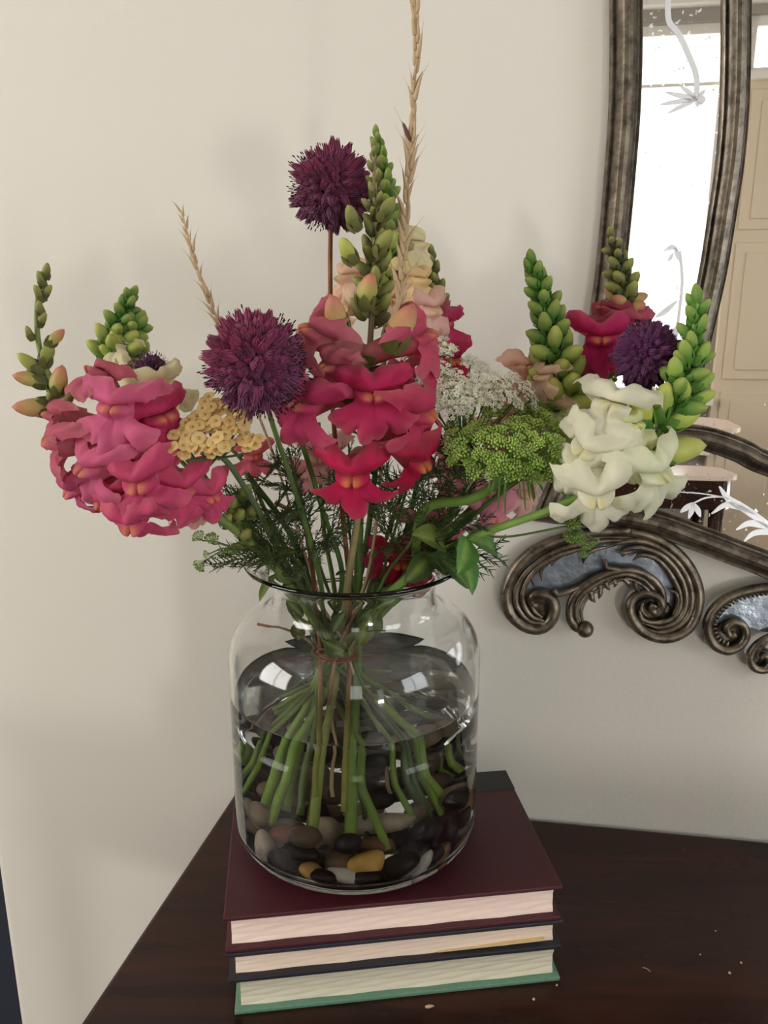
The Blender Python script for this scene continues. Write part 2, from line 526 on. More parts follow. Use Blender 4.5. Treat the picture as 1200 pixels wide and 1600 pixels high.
window('window_2', WL, False, U0, WIN_LEFT, (1.0, 0.97, 0.92, 1))
window('window_3', WR, False, U1, WIN_RIGHT, (0.93, 0.96, 1.0, 1))

window('added_transom', WT, True, NB, WIN_MAIN, (1.0, 0.98, 0.95, 1))  # added glow, gives the mirror its white area above the shutters
mb = MB(); a0, a1, z0, z1 = DG
rbox(mb, a0, a0 + .09, NB + .03, NB + .08, z0, z1); rbox(mb, a1 - .09, a1, NB + .03, NB + .08, z0, z1)
for za, zb in ((0, .06), (.52, .64), (1.94, 2.05)): rbox(mb, a0 + .09, a1 - .09, NB + .03, NB + .08, za, zb)
dr = struct('added_door', mb, M['white'])
mb = MB(); rbox(mb, a0 + .09, a1 - .09, NB + .05, NB + .056, .06, .52); struct('door_pane', mb, emitter('low_pane_glow', (1.0, .97, .92, 1), DOOR_LOW), dr)  # added source for the light from low on the right
mb = MB(); rbox(mb, a0 + .09, a1 - .09, NB + .05, NB + .056, .64, 1.94); struct('door_pane', mb, emitter('door_daylight', (.95, .97, 1, 1), 1.6), dr)
mb = MB(); mb.tube([R(a0 + .06, NB + .03, 1.0), R(a0 + .06, NB - .02, 1.0), R(a0 + .16, NB - .025, 1.0)], .009, 8); struct('door_handle', mb, M['white'], dr, True)

# panelled shutter beside the window, seen in the mirror
mb = MB(); rbox(mb, 1.19, 1.58, NB - .045, NB - .001, 0.0, 2.36)
sh = struct('trim_1', mb, M['shutter'])
for (a, b) in ((1.23, 1.54),):
    for (z0, z1) in ((0.12, 0.86), (0.92, 1.60), (1.66, 2.30)):
        k = MB(); rbox(k, a, b, NB - .057, NB - .045, z0, z1)
        o = struct('shutter_panel', k, M['shutter'], sh); bevel(o, 0.006)
        k = MB(); rbox(k, a + .05, b - .05, NB - .066, NB - .057, z0 + .05, z1 - .05)
        bevel(struct('raised_field', k, M['shutter'], o), 0.004)
mb = MB(); rbox(mb, U0, U1, NB - .07, NB - .001, 2.68, 2.75); struct('trim_2', mb, M['white'])

# the stand seen only in the mirror: rounded top, coloured pale for the window's sheen, on dark wood legs
st = thing('side_table', 'small dark wood side table with pale rounded top, reflected in the mirror', 'table', R(0.72, 3.12, 0))
def loz(u0, u1, n0, n1, r, z0, z1):
    mb = MB(); ring = []
    for (cu, cn, a0) in ((u1 - r, n1 - r, 0), (u0 + r, n1 - r, 90), (u0 + r, n0 + r, 180), (u1 - r, n0 + r, 270)):
        for k in range(7):
            a = rad(a0 + k * 15); ring.append((cu + r * math.cos(a), cn + r * math.sin(a)))
    n = len(ring)
    mb.add([R(u, nn, z0) for u, nn in ring] + [R(u, nn, z1) for u, nn in ring],
           [tuple(range(n)), tuple(range(2 * n - 1, n - 1, -1))] + [(i, n + i, n + (i + 1) % n, (i + 1) % n) for i in range(n)])
    return mb
M['pale_top'] = mat('painted_sheen_top', hexc(238, 214, 200), 0.25)  # pale tone stands in for the window reflected in the polish
wpart('top', loz(0.28, 1.17, 2.92, 3.36, 0.12, 0.735, 0.755), M['pale_top'], st, smooth=False)
wpart('apron', loz(0.30, 1.15, 2.94, 3.34, 0.11, 0.60, 0.735), M['wood'], st, smooth=False)
for u, n in ((0.36, 2.98), (1.08, 2.98), (0.36, 3.30), (1.08, 3.30)):
    mb = MB(); mb.tube([R(u, n, 0), R(u, n, 0.3), R(u, n, 0.62)], [0.02, 0.026, 0.034], 10)
    wpart('leg', mb, M['wood'], st)

# dark furniture glimpsed past the wall's end
cb = thing('cabinet', 'dark navy cabinet glimpsed past the left end of the wall', 'cabinet', R(-0.78, -0.38, 0))
mb = MB(); rbox(mb, -1.06, -0.50, -0.57, -0.12, 0.06, 0.86); wpart('carcass', mb, M['navy'], cb, smooth=False)
mb = MB(); rbox(mb, -1.08, -0.48, -0.58, -0.10, 0.86, 0.89); wpart('top', mb, M['navy'], cb, smooth=False)
mb = MB(); rbox(mb, -1.04, -0.52, -0.55, -0.14, 0.0, 0.06); wpart('plinth', mb, M['navy'], cb, smooth=False)
for a, b in ((-1.05, -0.785), (-0.775, -0.51)):
    mb = MB(); rbox(mb, a, b, -0.12, -0.105, 0.08, 0.85); d = wpart('door', mb, M['navy'], cb, smooth=False)
    kb = MB(); kb.lathe([(0, 0), (.008, 0), (.006, .01), (.012, .018), (.009, .026), (0, .028)], 12)
    kb.xf(frz(R(-0.80 if a < -.9 else -0.76, -0.105, 0.5), N)); kb.xf(Matrix.Translation(-Vector(cb.location)))
    put('knob', kb.mesh('knob', M['bronze']), d)

# ================================================================== table
tb = thing('table', 'polished dark mahogany table pushed against the back wall', 'table', R(0.45, 0.23, 0))
TL = -0.158                      # left end along the wall
mb = MB()
lo = P(360.5, 1247, 0.699); lo2 = P(124, 1600, 0.4367)
d = (lo2 - lo).normalized()
bk = [R(TL + .0, 0.004, 0), R(1.25, 0.004, 0)]
c0 = lo + d * (-0.016); 
# left edge follows the photograph's line, front edge parallel to the wall
uu = lambda p: ((p - W0).dot(U), (p - W0).dot(N))
(ul, nl), (ul2, nl2) = uu(lo), uu(lo2)
sl = (ul2 - ul) / (nl2 - nl)
uf = lambda n: ul + sl * (n - nl)
quad = [(uf(0.004), 0.004), (1.25, 0.004), (1.25, 0.475), (uf(0.475), 0.475)]
mb.add([R(u, n, TABLE_Z - .026) for u, n in quad] + [R(u, n, TABLE_Z) for u, n in quad],
       [(0, 1, 2, 3), (7, 6, 5, 4), (4, 5, 1, 0), (5, 6, 2, 1), (6, 7, 3, 2), (7, 4, 0, 3)])
tp = wpart('tabletop', mb, M['wood'], tb, smooth=False); bevel(tp, 0.004, 3)
mb = MB(); rbox(mb, TL + .05, 1.2, 0.03, 0.05, .62, .724); rbox(mb, TL + .05, 1.2, 0.41, 0.43, .62, .724)
rbox(mb, TL + .05, TL + .07, 0.05, 0.41, .62, .724); rbox(mb, 1.18, 1.2, 0.05, 0.41, .62, .724)
wpart('apron', mb, M['wood'], tb, smooth=False)
for u, n in ((TL + .07, .06), (1.18, .06), (TL + .07, .40), (1.18, .40)):
    mb = MB(); mb.tube([R(u, n, 0), R(u, n, .1), R(u, n, .5), R(u, n, .7235)], [.016, .02, .026, .03], 4)
    wpart('leg', mb, M['wood'], tb, smooth=False)

# ================================================================== books
def face_uv(): pass
BYAW = rad(7.45)
BX = Vector((math.cos(BYAW), math.sin(BYAW), 0)); BY = Vector((-math.sin(BYAW), math.cos(BYAW), 0))
def book(label, group, corner, z0, w, dpt, board, block, m_front, m_back, m_pages, m_spine, ov=0.004, yaw=0.0, top_inset=0.0, band=None, loose=False):
    """corner: front left corner of the boards; the spine is at the back, the fore-edge faces the camera"""
    t = thing('book', label, 'book', (corner[0], corner[1], z0), BYAW + yaw, group)
    H = board * 2 + block
    def bx(name, lo, hi, m, parent=t, bev=0.0008, lab=None):
        o = put(name, MB().box(lo, hi).mesh(name, m, False), parent)
        if bev: bevel(o, bev, 2)
        if lab: o['label'] = lab
        return o
    bx('back_board', (0, 0, 0), (w, dpt - .006, board), m_back)
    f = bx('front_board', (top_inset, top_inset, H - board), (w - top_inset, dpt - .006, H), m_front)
    if band:
        bx('cloth_band', (-.0004, dpt - band, H - board - .0004), (w + .0004, dpt - .0055, H + .0005), m_spine, f, 0.0006, 'black cloth band along the spine')
    # rounded spine
    mb = MB(); prof = []
    for k in range(9):
        a = -PI / 2 + PI * k / 8
        prof.append((dpt - .0065 + .0065 * math.cos(a), H / 2 + (H / 2) * math.sin(a)))
    n = len(prof)
    mb.add([(0.0, y, z) for y, z in prof] + [(w, y, z) for y, z in prof],
           [tuple(range(n)), tuple(range(2 * n - 1, n - 1, -1))] + [(i, n + i, n + i + 1, i + 1) for i in range(n - 1)] + [(n - 1, 2 * n - 1, n, 0)])
    put('spine', mb.mesh('spine', m_spine, False), t)
    # page block, its fore-edge slightly hollow
    mb = MB(); x0, x1 = ov * 1.1, w - ov * 1.1
    prof = [(ov * 1.2 + .0022 * (1 - (2 * k / 8 - 1) ** 2), board + block * k / 8) for k in range(9)]
    prof += [(dpt - .008, board + block), (dpt - .008, board)]
    n = len(prof)
    nx = 12
    vs = []
    for i in range(nx + 1):
        x = x0 + (x1 - x0) * i / nx
        for y, z in prof:
            vs.append((x, y + 0.0004 * math.sin(i * 2.1 + z * 800), z))
    fs = [tuple(range(n)), tuple(nx * n + i for i in range(n - 1, -1, -1))]
    for i in range(nx):
        for j in range(n):
            fs.append((i * n + j, (i + 1) * n + j, (i + 1) * n + (j + 1) % n, i * n + (j + 1) % n))
    put('page_block', mb.add(vs, fs).mesh('page_block', m_pages, False), t)
    if loose:
        mb = MB(); mb.add([(w * .62, .0042, board + .0006), (w - .012, .0032, board + .0022), (w - .012, .03, board + .0022), (w * .62, .03, board + .0006),
                           (w * .62, .0042, board + .0009), (w - .012, .0032, board + .0030), (w - .012, .03, board + .0030), (w * .62, .03, board + .0009)],
                          [(0, 3, 2, 1), (4, 5, 6, 7), (0, 1, 5, 4), (1, 2, 6, 5), (2, 3, 7, 6), (3, 0, 4, 7)])
        put('loose_page', mb.mesh('loose_page', M['pages_loose'], False), t, label='yellowed page standing out of the block')
    return t
M['pages_loose'] = pages('pages_loose', hexc(240, 212, 160))
bc = Vector((-0.109, 0.4435, 0))
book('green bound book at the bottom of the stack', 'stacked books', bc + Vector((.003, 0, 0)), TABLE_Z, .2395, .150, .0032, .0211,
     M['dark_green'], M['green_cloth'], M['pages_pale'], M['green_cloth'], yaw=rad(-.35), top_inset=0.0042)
book('navy bound book in the middle of the stack', 'stacked books', bc + Vector((.000, -.0005, 0)), TABLE_Z + .0275, .2425, .150, .0034, .0182,
     M['navy_cloth'], M['navy_cloth'], M['pages_cream'], M['navy_cloth'], loose=True, ov=.0045)
book('maroon bound book on top of the stack, under the vase', 'stacked books', bc + Vector((-.001, 0, 0)), TABLE_Z + .0525, .2415, .1535, .0034, .0227,
     M['maroon'], M['maroon'], M['pages_pink'], M['black_cloth'], band=.034)
BOOK_TOP = TABLE_Z + .0825

# ================================================================== vase and water
VC = Vector((-0.0225, 0.5510, BOOK_TOP + .0006))
vs_t = thing('glass_vase', 'clear glass jar vase with flared rim, standing on the books', 'vase', VC)
def arc(cx, cz, r, a0, a1, n, rz=None):
    return [(cx + r * math.cos(rad(a0 + (a1 - a0) * k / n)), cz + (rz or r) * math.sin(rad(a0 + (a1 - a0) * k / n))) for k in range(n + 1)]
RO = 0.0962
outer = [(0, 0.0), (0.060, 0.0), (0.080, 0.0004)] + arc(RO - .014, 0.0144, .014, -88, 0, 8) + [(RO, .05), (RO, .09), (RO, .13)] + \
        arc(RO - .031, .1475, .031, 0, 72, 10, .036)
outer += [(0.0675, .1845), (.0632, .1875), (.0618, .1915), (.0614, .198), (.0617, .205), (.0635, .2105), (.0685, .2153), (.0750, .2190), (.0790, .2212)]
lip = arc(.0800, .2227, .0016, -60, 150, 8)
inner = [(.0755, .2213), (.0690, .2182), (.0630, .2150), (.0597, .2105), (.0585, .205), (.0583, .198), (.0586, .1915), (.0602, .1862), (.0650, .1822)]
inner += arc(RO - .031, .1475, .0282, 70, 0, 10, .0332)
RI = RO - .0028
inner += [(RI, .13), (RI, .09), (RI, .05)] + arc(RI - .012, .0195, .012, 0, -85, 8) + [(.05, .0072), (0, .0070)]
me = MB().lathe(outer + lip + inner, 128).mesh('glass_body', M['glass'])
put('glass_body', me, vs_t)
WZ = 0.1215                      # water level above the book
wt = put('water', MB().lathe([(0, .0068), (.05, .0070)] + [(r + .0003, z) for r, z in arc(RI - .012, .0195, .0123, -85, 0, 8)] + [(RI + .0003, .05), (RI + .0003, .09), (RI + .0003, WZ + .001),
          (RI - .0008, WZ + .0001), (RI - .003, WZ - .0004), (RI - .02, WZ - .0005), (0, WZ - .0005)], 128).mesh('water', M['water']))
wt.location = VC
tag(wt, 'clear water filling the lower half of the glass vase', 'water', kind='stuff')

def PW(px, py, Y):
    """the point Y metres ahead that the photograph shows at px, py through the water: the ray bends once at the glass"""
    o = Vector((0, 0, CAM_Z)); d = ray(px, py).normalized()
    ox, oy = o.x - VC.x, o.y - VC.y
    a = d.x ** 2 + d.y ** 2; b = ox * d.x + oy * d.y; c = ox * ox + oy * oy - RO * RO
    disc = b * b - a * c
    if disc <= 0: return P(px, py, Y)
    q = o + d * ((-b - math.sqrt(disc)) / a)
    n = Vector((q.x - VC.x, q.y - VC.y, 0)).normalized()
    ci = -n.dot(d); r = 1 / 1.333
    k = 1 - r * r * (1 - ci * ci)
    e = d * r + n * (r * ci - math.sqrt(k))
    f = q + e * ((Y - q.y) / e.y)
    f.z = max(f.z, VC.z + .010)
    return f
# ================================================================== pebbles
def pebble_mesh(seed):
    mb = MB(); rnd = random.Random(seed)
    off = Vector((rnd.random() * 9, rnd.random() * 9, rnd.random() * 9))
    prof = [(math.sin(PI * k / 10), -math.cos(PI * k / 10)) for k in range(11)]
    prof[0] = (0, -1); prof[-1] = (0, 1)
    mb.lathe(prof, 16)
    for v in mb.v:
        v *= 1 + 0.22 * noise.noise(v * 0.9 + off)
    return mb.mesh('pebble', M['stone'])
PEB = [pebble_mesh(k) for k in range(6)]
PEBS = []
def pebble(px, py, depth, w, h, tilt, col, label, group=None, thick=None, pos=None):
    """px, py, w, h in pixels; depth: how far behind the glass front"""
    if pos is None:
        pos = PW(px, py, depth)
    s = 0.00041
    o = put('pebble', PEB[len(PEBS) % 6])
    a, b = w * s / 2, h * s / 2
    c = thick * s / 2 if thick else min(a, b) * 1.0
    z = pos.z
    # stays inside the glass
    lim = RI - max(a, c) - .002
    dv = Vector((pos.x - VC.x, pos.y - VC.y, 0))
    if dv.length > lim: dv = dv.normalized() * lim
    zz = max(z, VC.z + .0075 + min(b, c) * .9)
    o.matrix_basis = Matrix.Translation((VC.x + dv.x, VC.y + dv.y, zz)) @ Matrix.Rotation(-PITCH * 1.5, 4, 'X') @ Matrix.Rotation(rad(tilt), 4, 'Y') @ Matrix.Diagonal((a, c, b, 1))
    o.color = col
    tag(o, label, 'pebble', group or 'pebbles in the vase')
    PEBS.append((o.matrix_basis.translation.copy(), (a + b + c) / 3))
    return o
K = hexc
pebble(412, 1322, .495, 44, 62, 18, K(205, 186, 172), 'pinkish white oval pebble at the left of the vase')
pebble(450, 1303, .500, 62, 38, -8, K(128, 72, 52), 'red-brown flat pebble beside the pinkish white one')
pebble(512, 1297, .510, 44, 54, -20, K(170, 152, 132), 'grey-beige pebble behind the red-brown one')
pebble(487, 1361, .478, 46, 34, 22, K(190, 146, 84), 'small yellow-brown pebble low at the front left of the vase')
pebble(573, 1347, .480, 68, 45, -10, K(204, 160, 78), 'golden yellow oval pebble low at the front middle')
pebble(533, 1347, .486, 56, 58, 10, K(96, 76, 50), 'olive brown rounded pebble left of the golden yellow one')
pebble(594, 1287, .510, 104, 40, -4, K(176, 160, 140), 'long grey-beige pebble lying across the middle of the pile')
pebble(590, 1321, .494, 60, 34, 6, K(120, 82, 58), 'brown pebble under the long grey-beige one')
pebble(540, 1386, .470, 74, 30, 14, K(198, 190, 178), 'white pebble at the very bottom front of the vase')
pebble(659, 1354, .484, 28, 60, 32, K(206, 198, 186), 'slim white pebble slanting at the front right')
pebble(692, 1333, .497, 34, 46, 10, K(116, 84, 58), 'small brown pebble near the right wall of the vase')
pebble(682, 1258, .545, 104, 46, -28, K(164, 142, 118), 'long beige pebble leaning at the back right')
pebble(727, 1265, .545, 34, 76, 16, K(166, 122, 70), 'tall tan pebble against the right glass')
pebble(398, 1272, .520, 34, 64, -35, K(150, 138, 124), 'long grey pebble leaning at the left glass')
pebble(541, 1300, .515, 40, 34, 0, K(160, 152, 142), 'small pale grey pebble left of the long grey-beige one')
pebble(645, 1392, .472, 60, 24, -24, K(150, 144, 136), 'dull grey pebble at the bottom front right')
pebble(486, 1270, .56, 100, 34, -6, K(150, 132, 104), 'long sand pebble at the back of the pile')
pebble(470, 1250, .585, 60, 40, 8, K(176, 164, 148), 'pale pebble at the back left of the pile')
pebble(620, 1238, .59, 100, 44, -12, K(140, 122, 92), 'brownish pebble at the back middle of the pile')
dark = [(665, 1300, .50, 66, 50, -30), (628, 1378, .476, 76, 46, -20), (470, 1332, .490, 70, 36, 6), (428, 1362, .478, 66, 40, 14), (650, 1330, .495, 60, 56, -40),
        (700, 1300, .515, 40, 60, 10), (505, 1385, .470, 50, 30, 10), (575, 1392, .468, 60, 28, -4), (690, 1370, .480, 60, 34, -30), (440, 1340, .485, 40, 40, 0),
        (625, 1310, .51, 50, 40, 0), (560, 1325, .50, 50, 34, 0), (690, 1280, .53, 60, 44, -10)]
DL = ['large black pebble leaning right of the long grey-beige one', 'large black pebble at the front right of the golden yellow one', 'flat black pebble between the pinkish white and the olive brown ones',
      'black pebble at the front left below the pinkish white one', 'rounded black pebble just above the slim white one', 'upright black pebble below the tall tan one at the right glass',
      'small black pebble left of the white one at the very bottom', 'flat black pebble right of the white one at the very bottom', 'black pebble at the front right below the slim white one',
      'small round black pebble right under the red-brown one', 'black pebble under the right end of the long grey-beige one', 'black pebble tucked behind the golden yellow one', 'black pebble just below the long leaning beige one']
for q, lab in zip(dark, DL):
    pebble(*q, K(15, 14, 15), lab, 'black pebbles in the vase')
rp = random.Random(3)
tries = 0
while len(PEBS) < 84 and tries < 9000:
    tries += 1
    a = rp.random() * 2 * PI; r = .078 * math.sqrt(rp.random())
    z = VC.z + .014 + rp.random() * (.030 + .016 * max(0, math.sin(a)))
    pos = Vector((VC.x + r * math.cos(a), VC.y + r * math.sin(a), z))
    if any((pos - q).length < (rr + .010) * .86 for q, rr in PEBS): continue
    dk = rp.random() < .62
    col = K(16, 15, 16) if dk else rp.choice([K(120, 92, 64), K(150, 136, 116), K(96, 78, 60)])
    pebble(0, 0, 0, rp.uniform(44, 64), rp.uniform(34, 44), rp.uniform(-30, 30), col,
           'black pebble packed in the inner heap in the vase' if dk else 'dull brown or grey pebble half hidden in the heap in the vase',
           'black pebbles in the vase' if dk else 'half hidden pebbles', pos=pos)

# ================================================================== the mirror on the wall
UC, ZC = 0.50, 1.05
mi = thing('wall_mirror', 'ornate silver-leafed wall mirror with etched glass strips and carved scrolls below', 'mirror', R(UC, 0, ZC), -YAW)
def ml(u, n, z): return Vector((u - UC, -n, z - ZC))
def mpart(name, mb, m, parent=mi, smooth=True, label=None, color=None):
    return put(name, mb.mesh(name, m, smooth), parent, None, color, label)
def uz(pts, n=0.015): return [Vector((*on_wall(x, y, n), 0)) for x, y in pts]

o_side = uz([(981, 0), (981, 90), (978, 180), (972, 260), (966, 330), (959, 400), (950, 470), (938, 540), (921, 620), (902, 690), (882, 750), (862, 800)])
o_bot = uz([(862, 801), (930, 804), (1017, 817), (1090, 842), (1150, 865), (1200, 884)])
i_side = uz([(1154, 0), (1153, 100), (1150, 180), (1143, 260), (1131, 340), (1118, 420), (1103, 490), (1086, 560), (1067, 625), (1046, 680)])
i_bot = uz([(1046, 681), (1090, 684), (1127, 693), (1165, 708), (1200, 725)])
def to_center(pts, drop):
    l = pts[-1]; return pts + [Vector((l.x + (UC - l.x) * f, l.y - drop * g, 0)) for f, g in ((.35, .5), (.7, .85), (1.0, 1.0))]
o_bot = to_center(o_bot, .045); i_bot = to_center(i_bot, .035)
def to_top(side, rise, over):
    """from the top centre down to the first point of the side"""
    a = side[0]
    return [Vector((UC, a.y + rise, 0)), Vector((UC - (UC - a.x) * .45, a.y + rise * .93, 0)), Vector((UC - (UC - a.x) * .85, a.y + rise * .70, 0)),
            Vector((a.x - over, a.y + rise * .42, 0)), Vector((a.x - over * .4, a.y + rise * .2, 0)), a]
o_top = to_top(o_side, .42, .012); i_top = to_top(i_side, .33, .012)
def smooth2(pts, per=6): return spline(pts, per)
def sweep(parts, prof, n0):
    """sweeps prof [(across, out)] along the left half path and its mirror image as one closed moulding"""
    path = []
    for p in parts:
        q = smooth2(p)
        path += q if not path else q[1:] if (q[0] - path[-1]).length < .004 else q
    left = path
    right = [Vector((2 * UC - p.x, p.y, 0)) for p in reversed(left)][1:-1]
    ring = left + right
    k, m = len(ring), len(prof)
    vs, fs = [], []
    for i in range(k):
        a, b, c = ring[i - 1], ring[i], ring[(i + 1) % k]
        t1 = (b - a).normalized() if (b - a).length > 1e-7 else (c - b).normalized()
        t2 = (c - b).normalized() if (c - b).length > 1e-7 else t1
        n1 = Vector((-t1.y, t1.x, 0)); n2 = Vector((-t2.y, t2.x, 0))
        nn = (n1 + n2).normalized(); sc = min(2.0, 1 / max(.3, nn.dot(n1)))
        for ac, out in prof:
            q = b + nn * ac * sc
            vs.append(ml(q.x, n0 + out, q.y))
    for i in range(k):
        for j in range(m):
            fs.append((i * m + j, ((i + 1) % k) * m + j, ((i + 1) % k) * m + (j + 1) % m, i * m + (j + 1) % m))
    return MB().add(vs, fs), ring
f = 1.0
profile = [(-.0118, -.0), (-.0120, .006), (-.0105, .0095), (-.0085, .0088), (-.0078, .0105), (-.006, .0150), (-.003, .0178), (0, .0186), (.003, .0176), (.0056, .0150),
           (.0068, .0112), (.0082, .0112), (.0094, .0088), (.0108, .0092), (.0118, .006), (.0118, 0)]
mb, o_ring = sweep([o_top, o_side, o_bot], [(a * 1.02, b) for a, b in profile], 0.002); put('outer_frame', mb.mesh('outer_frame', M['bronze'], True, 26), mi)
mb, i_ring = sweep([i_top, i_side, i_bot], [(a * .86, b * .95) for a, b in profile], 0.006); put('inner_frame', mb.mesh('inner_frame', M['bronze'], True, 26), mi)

def resample(pts, k):
    s = smooth2(pts, 6); L = [0]
    for a, b in zip(s[:-1], s[1:]): L.append(L[-1] + (b - a).length)
    out = []
    for i in range(k):
        d = L[-1] * i / (k - 1); j = 0
        while j < len(L) - 2 and L[j + 1] < d: j += 1
        out.append(s[j].lerp(s[j + 1], (d - L[j]) / max(1e-9, L[j + 1] - L[j])))
    return out
def flip(pts): return [Vector((2 * UC - p.x, p.y, 0)) for p in pts]
def strip(o, i, no, ni, name, m):
    a, b = resample(o, 30), resample(i, 30)
    vs = []
    mid = sum(p.y + q.y for p, q in zip(a, b)) / (2 * len(a))
    for p, q in zip(a, b): vs += [ml(p.x, no - ni * (p.y - mid), p.y), ml(q.x, no - ni * (q.y - mid), q.y)]   # one flat pane, leaning by ni
    if name == 'bottom_strip_glass': strip.mid = mid
    n = len(vs)
    vs += [v + Vector((0, .002, 0)) for v in vs]
    fs = [(2 * k, 2 * k + 1, 2 * k + 3, 2 * k + 2) for k in range(29)]
    fs += [(n + 2 * k + 2, n + 2 * k + 3, n + 2 * k + 1, n + 2 * k) for k in range(29)]
    mpart(name, MB().add(vs, fs), m, smooth=False)
for fl in (lambda p: p, flip):
    strip(fl(o_side), fl(i_side), .0088, 0.0, 'side_strip_glass', M['old_mirror'])
    strip(fl(o_bot), fl(i_bot), .0092, .036, 'bottom_strip_glass', M['old_mirror'])
    strip(fl(o_top), fl(i_top), .0088, 0.0, 'top_strip_glass', M['old_mirror'])
n = len(i_ring)
mpart('main_glass', MB().add([ml(p.x, .0105, p.y) for p in i_ring] + [ml(p.x, .0085, p.y) for p in i_ring], [tuple(range(n)), tuple(range(2 * n - 1, n - 1, -1))]), M['mirror'], smooth=False)
mb = MB(); n = len(o_ring)
mb.add([ml(p.x, .0005, p.y) for p in o_ring] + [ml(p.x, .0035, p.y) for p in o_ring],
       [tuple(range(n)), tuple(range(2 * n - 1, n - 1, -1))] + [(i, (i + 1) % n, n + (i + 1) % n, n + i) for i in range(n)])
mpart('backboard', mb, M['wood'], smooth=False)

# carved scrolls under the mirror
def A(x, y): return (770 + x * .35833, 820 + y * .35833)
PXW = 0.000575                    # metres per photograph pixel on the wall
def carve(pts, radii, n0=.010, flat=.8, seg=10, rise=None):
    """a rounded carved rib along points given in the crop's units"""
    c = spline([Vector((*on_wall(*A(x, y), n0), 0)) for x, y in pts], 7)
    rr = []
    k = len(radii)
    for i in range(len(c)):
        f = i / (len(c) - 1) * (k - 1); j = min(k - 2, int(f)); rr.append((radii[j] + (radii[j + 1] - radii[j]) * (f - j)) * .35833 * PXW)
    q = []
    for i, p in enumerate(c):
        o = (rise[0] + (rise[1] - rise[0]) * i / (len(c) - 1)) if rise else 0
        q.append(ml(p.x, n0 + o, p.y))
    return MB().tube(q, rr, seg)
def dish(x, y, r, n0=.004):
    c = on_wall(*A(x, y), n0); r = r * .35833 * PXW
    return MB().lathe([(0, .003), (r * .5, .0015), (r * .9, .004), (r, .002), (r, -.003), (0, -.003)], 24).xf(Matrix.Translation(ml(c[0], n0, c[1])) @ Matrix.Rotation(PI / 2, 4, 'X'))
def plate(pts, n0):
    c = spline([Vector((*on_wall(*A(x, y), n0), 0)) for x, y in pts + pts[:1]], 4)[:-1]
    n = len(c)
    return MB().add([ml(p.x, n0, p.y) for p in c] + [ml(p.x, n0 - .002, p.y) for p in c],
                    [tuple(range(n)), tuple(range(2 * n - 1, n - 1, -1))] + [(i, n + i, n + (i + 1) % n, (i + 1) % n) for i in range(n)])
SCROLL = []
def sc_part(root_name, pieces):
    """pieces: [(name, MB, material)]; the first is the part, the rest its sub-parts; mirrored copies stand at the other end"""
    for mtx in (None, Matrix.Diagonal((-1, 1, 1, 1))):
        root = None
        for nm, mb, m in pieces:
            if nm not in [x[0] for x in SCROLL if x[2] is mb]:
                SCROLL.append((nm, mb.mesh(nm, m, True, 50 if nm == 'mirror_inlay' else 0), mb))
            me = [x[1] for x in SCROLL if x[2] is mb][0]
            if root is None: root = put(nm, me, mi, mtx)
            else: put(nm, me, root)
rim = carve([(600, 25), (450, 32), (300, 62), (170, 122), (88, 215), (58, 310), (80, 390), (140, 442), (205, 452), (250, 420), (268, 365), (252, 320), (210, 302), (172, 315), (172, 345), (195, 352)],
            [24, 24, 26, 28, 28, 28, 28, 28, 28, 28, 28, 26, 26, 22, 18, 14])
rim.join(carve([(590, 25), (700, 55), (790, 112), (860, 192), (896, 290), (888, 380), (850, 450), (780, 488), (710, 488), (645, 455), (605, 400), (596, 345), (620, 308), (668, 294), (718, 312), (736, 350), (712, 378), (690, 362), (704, 342)],
               [24, 24, 24, 24, 24, 24, 24, 24, 24, 24, 24, 22, 20, 20, 20, 20, 18, 16, 18], rise=(0, .003)))
rim.join(dish(205, 375, 82)); rim.join(dish(690, 395, 92))
leafL = MB()
for pts, rr in (([(235, 432), (150, 415), (100, 330), (130, 225), (220, 145), (330, 95), (470, 72), (600, 66)], [10, 14, 14, 14, 14, 14, 12, 6]),
                ([(225, 420), (165, 395), (128, 320), (155, 235), (230, 165), (330, 118), (440, 95)], [8, 13, 13, 13, 13, 12, 3]),
                ([(215, 405), (180, 375), (160, 330)], [8, 12, 4]), ([(105, 340), (92, 290), (110, 235)], [3, 11, 4]),
                ([(180, 268), (172, 215), (215, 170), (290, 128), (350, 108)], [3, 12, 12, 12, 4]), ([(215, 245), (212, 195), (255, 155), (325, 125)], [3, 10, 10, 4]),
                ([(255, 180), (275, 150), (330, 122)], [3, 9, 4]), ([(395, 168), (400, 140), (440, 110), (520, 92)], [3, 12, 11, 4]), ([(320, 130), (345, 118), (400, 98)], [7, 10, 4])):
    leafL.join(carve(pts, rr, .0115, 1.0, 8))
leafR = MB()
for pts, rr in (([(480, 105), (560, 76), (660, 74), (760, 122), (832, 200), (866, 290), (858, 380), (810, 440), (730, 468), (660, 450)], [4, 13, 14, 14, 14, 14, 14, 14, 12, 4]),
                ([(560, 130), (590, 105), (660, 102), (740, 135), (805, 205), (840, 290), (836, 370), (795, 425), (725, 448), (665, 432)], [6, 12, 13, 13, 13, 13, 13, 13, 11, 4]),
                ([(610, 155), (650, 132), (715, 150), (775, 215), (815, 300), (812, 370), (778, 408), (720, 428), (670, 415)], [3, 11, 12, 12, 12, 12, 12, 10, 4]),
                ([(770, 285), (800, 300), (806, 345), (785, 390)], [4, 11, 11, 5]), ([(775, 235), (800, 262), (826, 300)], [3, 10, 5]), ([(560, 135), (575, 122), (600, 118)], [10, 12, 7]),
                ([(640, 372), (650, 410), (700, 425), (760, 412)], [8, 12, 11, 4]), ([(655, 340), (650, 375), (680, 405)], [6, 10, 5])):
    leafR.join(carve(pts, rr, .0118, 1.0, 8))
